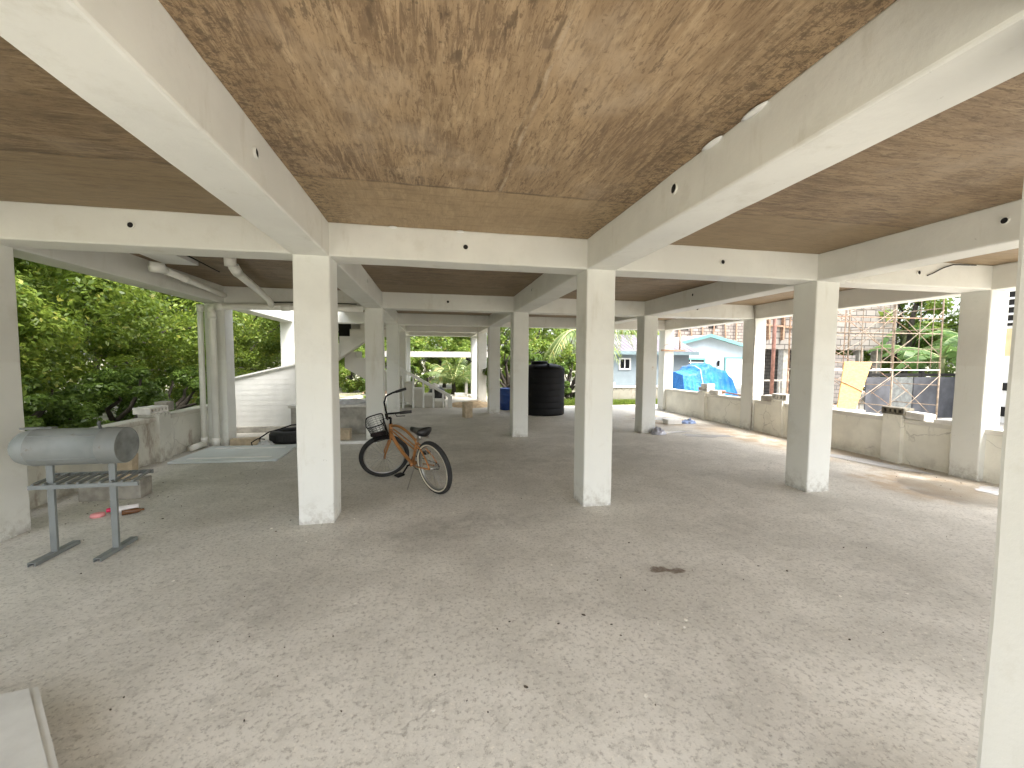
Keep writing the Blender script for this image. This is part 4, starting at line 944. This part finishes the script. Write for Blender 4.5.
for i in range(nu+1):
    u = -2.1+3.85*i/nu
    for j in range(nv+1):
        t = j/nv*2-1; H_ = tp_h(u)
        a = abs(t)
        if a < .45: y, z = t/.45*.75, H_-(a/.45)**2*.10
        else:
            q = (a-.45)/.55; y = math.copysign(.75+.22*q, t); z = (H_-.10)*(1-q)+.02
            fold = .13*q*math.sin(u*8+2.6*noise.noise(Vector((u*1.3, t, 0))))+.05*q*noise.noise(Vector((u*5, t*2, 2))); y += math.copysign(fold, t)
        z += .07*noise.noise(Vector((u*2.4, y*3, 0)))+.03*noise.noise(Vector((u*7, y*7, 0)))
        vs.append((u+.05*noise.noise(Vector((u*3, z*3, 5))), y, max(.0, z)))
b.add(vs, [(i*(nv+1)+j, (i+1)*(nv+1)+j, (i+1)*(nv+1)+j+1, i*(nv+1)+j+1) for i in range(nu) for j in range(nv)], True)
b.add([vs[j] for j in range(nv+1)], [tuple(range(nv+1))]); b.add([vs[nu*(nv+1)+j] for j in range(nv+1)], [tuple(range(nv, -1, -1))])
b.v = [(v[0]*.56, v[1]*.85, v[2]) for v in b.v]; b.build("sheet", M_tarp, tp)
b = MB(); b.tube([(-.50, -.90, .02), (-.50, -.86, .65), (-.49, -.64, 1.27), (-.48, -.3, 1.39), (-.48, .5, 1.36)], .01, 6); b.build("rope", M_pvc, tp)

# unfinished block building
ub = empty("block_building", (13.2, 12.2, -.07), 0, "unfinished concrete block building with an open dark lower storey behind the scaffold", "building")
M_bl1 = brick_mat("pale_blockwork", (.31, .28, .25), (.24, .22, .195), (.09, .08, .07), .42, .215, 'XZ', .018, .35)
M_bl2 = brick_mat("grey_blockwork", (.30, .27, .25), (.24, .21, .19), (.15, .14, .13), .30, .14, 'XZ', .02, .5)
b = MB(); b.box((.55, .1, 3.62), (5.9, .2, 3.26)); b.build("upper_wall", M_bl1, ub)
b = MB(); b.box((.3, .12, 2.05), (5.3, .16, .12)); b.build("lintel", M_mould, ub)
b = MB(); b.box((1.05, .15, .95), (1.5, .2, 1.7)); b.build("lower_wall", M_bl2, ub)
for x in (-2.2, -1.1, .1, 2.1, 2.9):
    b = MB(); b.box((x, .2, 1.0), (.2, .22, 2.0)); b.build("pillar", M_block, ub)
b = MB(); b.box((1.35, 3.0, 2.6), (2.9, .2, 5.2)); b.box((2.7, 1.6, 3.7), (.2, 2.6, 3.0)); b.box((0.0, 1.6, 3.7), (.2, 2.6, 3.0)); b.box((1.35, 1.55, 2.16), (2.7, 2.7, .15)); b.build("rear_wall", M_bl2, ub)
b = MB()
for i in range(5): b.box((-2.0+.6*i, -.05, 3.1), (.06, .12, 1.6), (0, 4*(i % 2)-2, 0))
b.box((-1.2, -.06, 2.75), (2.6, .08, .06), (0, 3, 0)); b.box((-.9, -.06, 3.25), (2.4, .08, .06), (0, -5, 0))
b.build("shuttering", M_rust, ub)
b = MB(); b.box((-.75, -.02, 3.35), (.35, .1, .32)); b.build("opening", M_hole, ub)
# far left upper block wall behind the gable house
ub2 = empty("block_building", (23.5, 33.5, -.07), 0, "rough pale block upper storey rising behind the gable house roof", "building")
b = MB(); b.box((1.0, 0, 3.2), (13, .3, 6.4)); b.build("wall", brick_mat("far_blockwork", (.32, .28, .25), (.22, .19, .17), (.09, .07, .06), .55, .28, 'XZ', .03, .5), ub2)
b = MB(); b.box((-1.5, -.17, 4.7), (.9, .06, .8)); b.box((1.4, -.17, 4.9), (.8, .06, .7)); b.build("opening", M_hole, ub2)
b = MB()
for i in range(9): b.box((-4.3+1.15*i, -.3, 4.6), (.10, .1, 2.2), (0, 5*((i*7) % 3-1), 0))
b.build("prop", M_rust, ub2)
# dark yard fence behind the scaffold
fn = empty("yard_fence", (15.0, 9.0, -.07), 0, "dark blue-grey sheet fence behind the scaffold", "fence")
M_sheet = plain("weathered_sheet", (.085, .088, .10), .6, .1, .35, 2, .2)
for i in range(9):
    b = MB(); b.box((-3.2+.8*i, .02*(i % 2), .58), (.79, .03, 1.16)); b.build("sheet", [M_sheet, M_greydark, M_sheet][i % 3], fn)
b = MB()
for i in range(5): b.box((-3.4+1.8*i, .09, .7), (.09, .09, 1.4))
b.box((0, .08, 1.22), (7.3, .05, .08)); b.build("frame", M_hole, fn)

# scaffold
sc = empty("scaffold", (10.9, 8.2, -.07), 0, "rusty tube scaffold with crossed braces beyond the right hand wall", "scaffold")
def stt(name, segs, r, mat):
    b = MB()
    for s0, s1 in segs: b.tube([s0, s1], r, 7)
    return b.build(name, mat, sc)
X_ = [-1.85, -.0, 1.45]
for xi, x in enumerate(X_):
    for y in (-.2, .9):
        b = MB(); b.tube([(x, y, 0), (x+.0, y, 1.40)], .019, 8); b.tube([(x, y, 1.40), (x-.03, y, 4.6)], .017, 8); b.build("pole", M_rustpale if xi else M_rust, sc)
for z, m in ((1.36, M_pvc), (1.55, M_rustpale), (2.25, M_rustpale), (2.62, M_rust), (3.2, M_rust)):
    for y in (-.2, .9): stt("ledger", [((X_[0], y, z), (X_[2], y, z+.02))], .012, m)
for i in range(2):
    for z in (.15, 1.75, 3.2):
        for y in (-.2, .9):
            stt("brace", [((X_[i], y-.02, z), (X_[i+1], y-.02, z+1.1))], .008, M_rustpale); stt("brace", [((X_[i], y+.02, z+1.1), (X_[i+1], y+.02, z))], .008, M_rustpale)
for x in (-1.2, -.6, .45, .95):
    stt("post", [((x, .9, 0), (x, .9, 1.95))], .012, M_rustpale)
for x in (-1.45, -.95, -.35, .75, 1.15):
    stt("post", [((x, -.2, 1.36), (x+.01, -.2, 4.4))], .009, M_rustpale if x > -1 else M_rust)
for i in range(2):
    for z in (.1, .75, 1.4, 2.3):
        stt("brace", [((X_[i]+.1, .35, z), (X_[i+1]-.1, .4, z+.75))], .007, M_rustpale); stt("brace", [((X_[i]+.1, .4, z+.75), (X_[i+1]-.1, .35, z))], .007, M_rust)
for x in X_:
    for z in (.5, 1.0, 1.36, 1.9, 2.4, 2.9): stt("rung", [((x, -.2, z), (x, .9, z))], .010, M_rustpale)
# second steel prop behind the lit column
for (x, y, lab) in [(9.75, 10.35, "rust red steel prop standing before the open lower storey"), (9.45, 10.9, "thin grey prop standing left of the rust red steel prop")]:
    b = MB(); rr = .05 if x > 9.6 else .025; b.tube([(0, 0, 0), (.02, 0, 4.5)], rr, 8); b.box((0, 0, .01), (.2, .2, .02)); o = b.build("steel_prop", plain("prop_red", (.26, .13, .10), .7, .1, .3, 9, .2) if x > 9.6 else M_block, None, (x, y, -.07)); tag(o, lab, "prop")
b = MB(); b.poly([(9.05, 10.6, .9), (10.6, 10.6, .9), (10.6, 10.6, .95), (9.05, 10.6, .95)], .04, (0, 1, 0))
for i in range(6): b.box((9.1+.29*i, 10.62, .4), (.04, .04, 1.0))
o = b.build("picket_rail", M_block); tag(o, "low grey picket rail in front of the unfinished building", "railing")
# plywood
pw = MB(); pw.poly([(.02, 0, 0), (.50, 0, -.05), (1.38, .40, .97), (.62, .40, .98)], .02, (.1, -.9, .3)); 
s_ = NT("osb_board"); c_ = s_.mix(s_.ramp(s_.noise(12, 5, .7, s_.map(scale=(1, 1, 3))), .35, .65), (.36, .20, .065), (.50, .31, .11)); s_.bump(s_.noise(20, 4), .4, .01)
pwo = pw.build("plywood_sheet", s_.fin(c_, .75), None, (8.50, 7.30, .52)); tag(pwo, "orange-yellow plywood sheet leaning against the scaffold", "plywood")
b = MB(); b.tube([(.30, .19, .56), (.62, .14, .42), (.90, .10, .28)], .010, 6); b.build("strap", M_rust, pwo)
b = MB(); b.box((0, 0, .24), (1.2, .5, .48), None, .02); o = b.build("block_stack", M_block, None, (8.95, 7.75, -.06)); tag(o, "stack of grey blocks carrying the plywood sheet", "block stack")
# white building seen in the sliver right of the last column
wb = empty("white_building", (14.6, 7.0, -.07), 0, "white building with dark louvres at the far right between the columns", "building")
b = MB(); b.box((1.5, 0, 2.2), (3.0, 3.0, 4.4)); b.build("wall", M_white, wb)
b = MB(); b.box((-.01, .35, 3.0), (.04, 1.9, .95)); wf = b.build("window", M_hole, wb)
b = MB()
for i in range(5): b.box((-.03, .35, 2.62+.2*i), (.04, 1.9, .05), (0, 20, 0))
b.build("louvre", M_white, wf)
b = MB(); b.box((-.01, .35, 2.1), (.03, 2.6, .7)); b.build("cream_panel", plain("cream_panel", (.62, .52, .30), .7, 0, .1, 3, .1), wb)
b = MB(); b.box((-.01, .3, .95), (.03, 2.4, .2)); b.box((-.01, .3, .3), (.03, 2.4, .25)); b.build("vent", M_hole, wb)

# ------------------------------------------------------------------ vegetation
def leaves(centers, radii, n_per, size, rs, flat=.35, updir=.5, lw=.5, shell=.55):
    N = len(centers)*n_per
    c = np.repeat(np.asarray(centers, float), n_per, 0); r_ = np.repeat(np.asarray(radii, float), n_per)
    d = rs.normal(size=(N, 3)); d /= np.linalg.norm(d, axis=1, keepdims=True)
    rad = r_*(shell+(1-shell)*rs.random(N))
    p = c+d*rad[:, None]*np.array([1, 1, .8])
    nrm = d*.6+rs.normal(size=(N, 3))*flat+np.array([0, 0, updir]); nrm /= np.linalg.norm(nrm, axis=1, keepdims=True)
    t = np.cross(nrm, rs.normal(size=(N, 3))); t /= np.linalg.norm(t, axis=1, keepdims=True)
    bb = np.cross(nrm, t); s2 = size*(.6+.8*rs.random(N))[:, None]
    V = np.empty((N, 4, 3)); V[:, 0] = p-t*s2*.5; V[:, 2] = p+t*s2*.5-nrm*s2*.12
    V[:, 1] = p+bb*s2*lw*.5+nrm*s2*.08; V[:, 3] = p-bb*s2*lw*.5+nrm*s2*.08
    return V.reshape(-1, 3), np.arange(N*4).reshape(-1, 4)
def limb_mb(b, p0, p1, r0_, r1_, rs, n=6):
    p0, p1 = Vector(p0), Vector(p1); pts = []
    for i in range(n+1):
        t = i/n; q = p0.lerp(p1, t); j = (p1-p0).length*.06*math.sin(t*math.pi)
        pts.append(q+Vector((rs.normal()*j, rs.normal()*j, rs.normal()*j*.4)))
    b.tube(pts, [r0_+(r1_-r0_)*i/n for i in range(n+1)], 7)
def make_tree(label, h, cr_, ch, cz, mat, nclump, nper, lsz, seed, group="trees along the left boundary", name="broadleaf_tree", core=True, lw=.5):
    rs = np.random.RandomState(seed); root = empty(name, (0, 0, 0), 0, label, "tree", group)
    cs = []; rr = []
    for i in range(nclump):
        d = rs.normal(size=3); d /= np.linalg.norm(d); k5 = rs.uniform(.55, 1.0)**.7
        cs.append((d[0]*cr_*k5, d[1]*cr_*k5, cz+d[2]*ch*k5)); rr.append(rs.uniform(.24, .52)*cr_/2.2)
    V, Q = leaves(cs, rr, nper, lsz, rs, lw=lw)
    V[:, 2] = np.maximum(V[:, 2], .05)
    fast_mesh("crown", V, Q, mat, root)
    b = MB(); limb_mb(b, (0, 0, -.1), (rs.normal()*.1, rs.normal()*.1, cz*.7), .11, .07, rs)
    for i in range(0, nclump, max(1, nclump//14)):
        c_ = cs[i]; limb_mb(b, (0, 0, cz*(.35+.3*rs.random())), c_, .05, .012, rs, 4)
    b.build("trunk", M_bark, root)
    return root
T1 = make_tree("bright green bushy tree behind the left wall, nearest of the row", 5, 2.3, 2.4, 2.5, M_leafA, 150, 420, .078, 1)
T2 = make_tree("dense green tree behind the left wall beside the drain pipes", 6, 2.5, 3.0, 3.3, M_leafA, 160, 420, .078, 2)
T3 = make_tree("dark green tree rising behind the row at the left wall", 7, 2.9, 3.3, 3.8, M_leafB, 130, 330, .105, 3)
T1.location = (-6.5, 6.9, -.1)
T2.location = (-6.6, 10.4, -.1)
T3.location = (-9.6, 9.2, -.1)
def place(src, loc, rz, sc_, label, group=None):
    c = copy_tree(src); c.location = loc; c.rotation_euler = (0, 0, R(rz)); c.scale = (sc_,)*3; c['label'] = label
    if group: c['group'] = group
    return c
place(T1, (-5.9, 13.0, -.1), 130, 1.0, "rounded green tree seen over the white clapboard screen")
place(T2, (-6.4, 4.0, -.1), 200, .9, "green tree hidden mostly by the nearest left column")
place(T3, (-9.5, 14.0, -.1), 80, 1.05, "tall dark tree behind the tree over the clapboard screen")
place(T3, (-10.2, 5.2, -.1), 160, 1.0, "tall dark tree at the far left edge of the view")
place(T2, (-6.3, 17.2, -.1), 300, 1.0, "green tree behind the stair landing")
place(T1, (-9.4, 19.5, -.1), 30, 1.5, "broad green tree far back on the left")
# low dark scrub at the foot of the left wall
T5 = make_tree("low dark shrub leaning over the left wall coping", 2, .85, .75, .75, M_leafB, 60, 260, .06, 9, "shrubs behind the left wall", "shrub")
T5.location = (-5.0, 7.4, -.1); T5['category'] = "shrub"
for i, (x, y, sc_, lab) in enumerate([(-5.1, 5.9, .95, "dark shrub just above the barrel grill"), (-5.0, 9.0, 1.0, "dark shrub left of the drain pipes"), (-5.2, 4.6, .9, "dark shrub beside the nearest left column")]):
    place(T5, (x, y, -.1), 70*i+40, sc_, lab)
T6 = make_tree("lime green tree beyond the stairs, left of the young palm", 5, 2.3, 2.6, 2.9, M_leafC, 90, 170, .16, 4, "lime green trees beyond the stairs")
T6.location = (-2.2, 22.5, -.1)
for i, (x, y, sc_, lab) in enumerate([(.6, 23.6, 1.05, "lime green tree straight beyond the young palm"), (3.2, 22.8, 1.1, "lime green tree behind the last inner column"), (-5.0, 24.0, 1.3, "large lime green tree beyond the stair landing"), (6.0, 25.5, 1.25, "lime green tree behind the black water tank"), (9.8, 29.0, 1.3, "lime green tree behind the grey-blue house"), (15.2, 31.5, 1.3, "lime green tree above the gable house roof, left side")]):
    place(T6, (x, y, -.1), 60*i+10, sc_, lab, "lime green trees beyond the stairs" if i < 3 else "lime green trees behind the houses")
T7 = make_tree("dark leafy shrub right of the water tank", 2, .75, .8, .85, M_leafB, 34, 130, .12, 12, None, "shrub"); T7['category'] = "shrub"; T7.location = (5.0, 14.6, -.1)
place(T7, (3.4, 15.2, -.1), 90, 1.4, "dark shrub between the blue barrel and the water tank")
place(T7, (2.6, 14.4, -.1), 190, 1.25, "dark shrub behind the blue barrel")
place(T7, (-2.45, 18.2, -.1), 20, .9, "dark round shrub framed by the stair flights")
place(T7, (-.9, 17.8, -.1), 250, .8, "brownish green shrub behind the stair rail")
place(T7, (1.9, 19.4, -.1), 250, .95, "dark shrub right of the young coconut palm")
for i, (x, y, sc_, lab) in enumerate([(-2.0, 20.6, .5, "low lime bush beyond the stairs, left of the young palm"), (-.3, 21.0, .48, "low lime bush directly behind the young palm"), (1.6, 20.6, .5, "low lime bush right of the young palm"), (3.6, 20.2, .5, "low lime bush hidden mostly by the last inner column"), (-3.9, 20.9, .55, "low lime bush behind the dark round shrub at the stairs")]):
    place(T6, (x, y, -.4), 77*i, sc_, lab, "low lime bushes beyond the stairs")
# palms
def frond(V, Q, base, az, L, rise, droop, rs, lf=.42, n=26, w=.034, stiff=.55):
    base = np.array(base, float); dh = np.array([math.cos(az), math.sin(az), 0]); side = np.array([-math.sin(az), math.cos(az), 0]); prev = None; pts = []
    for i in range(n+1):
        t = i/n; pts.append(base+dh*L*t*(1-.12*t)+np.array([0, 0, rise*t-droop*t*t]))
    for i in range(1, n):
        t = i/n; p = pts[i]; tan = pts[i+1]-pts[i-1]; tan /= np.linalg.norm(tan); l = lf*math.sin(math.pi*min(1, .12+t*.9))**.6*(1-.3*t)
        for s2 in (-1, 1):
            d = side*s2*.8+tan*.55+np.array([0, 0, -.25-.35*stiff+rs.normal()*.08]); d /= np.linalg.norm(d)
            q = p+d*l*.55; e = p+d*l+np.array([0, 0, -l*.30]); ww = tan*w
            o = len(V); V += [p-ww*.4, q-ww, e, q+ww]; Q.append((o, o+1, o+2, o+3))
    return pts
def palm(label, loc, trunk_h, nf, L, rise, droop, seed, azs=None, lf=.42, mat=M_palm, tr=.09):
    rs = np.random.RandomState(seed); root = empty("coconut_palm", loc, 0, label, "palm"); V = []; Q = []; b = MB()
    for i in range(nf):
        az = azs[i] if azs else 2*math.pi*i/nf+rs.uniform(-.25, .25); k6 = rs.uniform(.8, 1.1)
        pts = frond(V, Q, (0, 0, trunk_h), az, L*k6, rise*rs.uniform(.6, 1.3), droop*rs.uniform(.8, 1.2), rs, lf)
        b.tube([tuple(p) for p in pts[::3]], [.022*(1-.7*j/9) for j in range(len(pts[::3]))], 6)
    fast_mesh("fronds", np.array(V), np.array(Q), mat, root); b.build("frond_stems", plain("palm_stem", (.38, .40, .16), .5, 0, .15, 5, 0), root)
    b = MB(); b.tube([(0, 0, -.05), (.03, .02, trunk_h*.5), (0, 0, trunk_h)], [tr*1.4, tr, tr*.8], 12); b.build("trunk", M_bark, root)
    return root
palm("young coconut palm with arching fronds beyond the stairs", (.85, 18.0, -.1), .6, 13, 1.5, 1.6, 1.0, 5, lf=.5)
palm("mature coconut palm drooping behind the water tank", (5.75, 15.6, -.1), 2.75, 13, 2.2, .55, 1.75, 8, lf=.5, tr=.13)
palm("coconut palm with brown tipped fronds behind the third column", (7.4, 17.2, -.1), 3.5, 12, 2.3, .5, 1.9, 15, lf=.5, tr=.13)
# small agave / croton under the stairs
def rosette(name, label, loc, n, L, w, mat, seed, rise=.9):
    rs = np.random.RandomState(seed); V = []; Q = []
    for i in range(n):
        az = rs.random()*6.28; el = rs.uniform(.5, 1.3); d = np.array([math.cos(az)*math.cos(el), math.sin(az)*math.cos(el), math.sin(el)*rise]); s2 = np.array([-math.sin(az), math.cos(az), 0]); l = L*rs.uniform(.7, 1.1)
        m1 = d*l*.5; e = d*l+np.array([0, 0, -l*.25]); o = len(V); V += [np.zeros(3), m1-s2*w, e, m1+s2*w]; Q.append((o, o+1, o+2, o+3))
    o = fast_mesh(name, np.array(V), np.array(Q), mat); o.location = loc; tag(o, label, "plant"); return o
rosette("leafy_plant", "small lime green plant in front of the dark shrub by the stairs", (-2.35, 16.4, -.1), 26, .55, .06, M_leafC, 3)
# banana plants on the right
def banana(label, loc, h, nl, L, seed, group):
    rs = np.random.RandomState(seed); root = empty("banana_plant", loc, rs.uniform(0, 360), label, "banana plant", group); b = MB(); V = []; Q = []
    for i in range(nl):
        az = 2*math.pi*i/nl+rs.uniform(-.3, .3); dh = np.array([math.cos(az), math.sin(az), 0]); side = np.array([-math.sin(az), math.cos(az), 0]); l = L*rs.uniform(.75, 1.1); rise, dr = rs.uniform(.5, 1.1), rs.uniform(.7, 1.4); n = 16
        pts = [np.array([0, 0, h])+dh*l*t*(1-.15*t)+np.array([0, 0, (rise*t-dr*t*t)*l*.8]) for t in [j/n for j in range(n+1)]]
        b.tube([tuple(p) for p in pts[::2]], [.022*(1-.8*j/8) for j in range(len(pts[::2]))], 6)
        for j in range(2, n):
            t = j/n; w = .24*math.sin(math.pi*min(1, t*.95+.02))**.5
            for s2 in (-1, 1):
                o = len(V); sag = np.array([0, 0, -.10*w/.24-rs.random()*.05]); gap = .94 if rs.random() < .75 else .6
                V += [pts[j], pts[j]+side*s2*w+sag, pts[j]+(pts[j+1]-pts[j])*gap+side*s2*w*.98+sag, pts[j]+(pts[j+1]-pts[j])*1.0]; Q.append((o, o+1, o+2, o+3))
    fast_mesh("leaves", np.array(V), np.array(Q), M_banana, root); b.build("midribs", plain("banana_rib", (.35, .42, .18), .5, 0, .1, 5, 0), root)
    b = MB(); b.tube([(0, 0, -.05), (0, 0, h*.5), (0, 0, h)], [.13, .10, .07], 12); b.build("stem", plain("banana_stem", (.24, .25, .12), .7, 0, .3, 6, .2), root)
    return root
gB = "banana plants behind the scaffold"
for i, (x, y, h, nl, L, lab) in enumerate([(15.5, 10.0, 1.7, 9, 1.7, "banana plant filling the middle of the scaffold opening"), (17.2, 10.2, 2.2, 9, 2.0, "banana plant beside the last right hand column"), (17.4, 12.4, 2.6, 9, 2.1, "tallest banana plant at the back behind the scaffold"), (16.2, 11.2, 1.9, 8, 1.5, "smallest banana plant next to the unfinished block wall")]):
    banana(lab, (x, y, -.07), h, nl, L, 20+i, gB)
place(T6, (18.5, 13.5, -.07), 40, 1.15, "lime green tree above the banana plants", "trees behind the scaffold")
place(T3, (21.5, 12.0, -.07), 200, 1.3, "dark tree behind the banana plants", "trees behind the scaffold")
place(T2, (19.0, 17.5, -.07), 100, 1.2, "green tree behind the unfinished block building", "trees behind the scaffold")
place(T7, (15.9, 16.6, -.07), 100, 1.5, "dark shrub seen through the open lower storey", None)
# dry palm trunk leaning by the banana plants
b = MB(); b.tube([(0, 0, 0), (.25, 0, 1.6), (.55, .1, 3.2), (1.1, .2, 4.6)], [.11, .09, .08, .06], 10); o = b.build("bare_trunk", M_bark, None, (16.7, 12.0, -.07)); tag(o, "bare brown leaning trunk between the block wall and the banana plants", "tree trunk")
# grass strip
rs = np.random.RandomState(7); V = []; Q = []
def blades(x0, x1, y0, y1, n, z, hh=.1):
    for i in range(n):
        x, y = rs.uniform(x0, x1), rs.uniform(y0, y1); a = rs.random()*6.28; h = hh*rs.uniform(.5, 1.3); o = len(V); w = .006
        dx, dy = math.cos(a), math.sin(a); lx, ly = rs.normal()*.03, rs.normal()*.03
        V.extend([np.array([x-dx*w, y-dy*w, z]), np.array([x+dx*w, y+dy*w, z]), np.array([x+lx+dx*w*.6, y+ly+dy*w*.6, z+h*.6]), np.array([x+lx*2, y+ly*2, z+h])]); Q.append((o, o+1, o+2, o+3))
blades(3.6, 8.2, 13.0, 13.52, 9000, -.03, .16); blades(3.8, 5.6, 13.2, 14.5, 6000, -.12, .2); blades(-1.5, 4, 19.2, 21, 5000, -.12, .14)
blades(2.2, 4.2, 14.0, 17.0, 5000, -.12, .2)
o = fast_mesh("grass", np.array(V), np.array(Q), M_leafC); tag(o, "bright grass growing at the foot of the yard wall and beyond the stairs", "grass", kind='stuff')
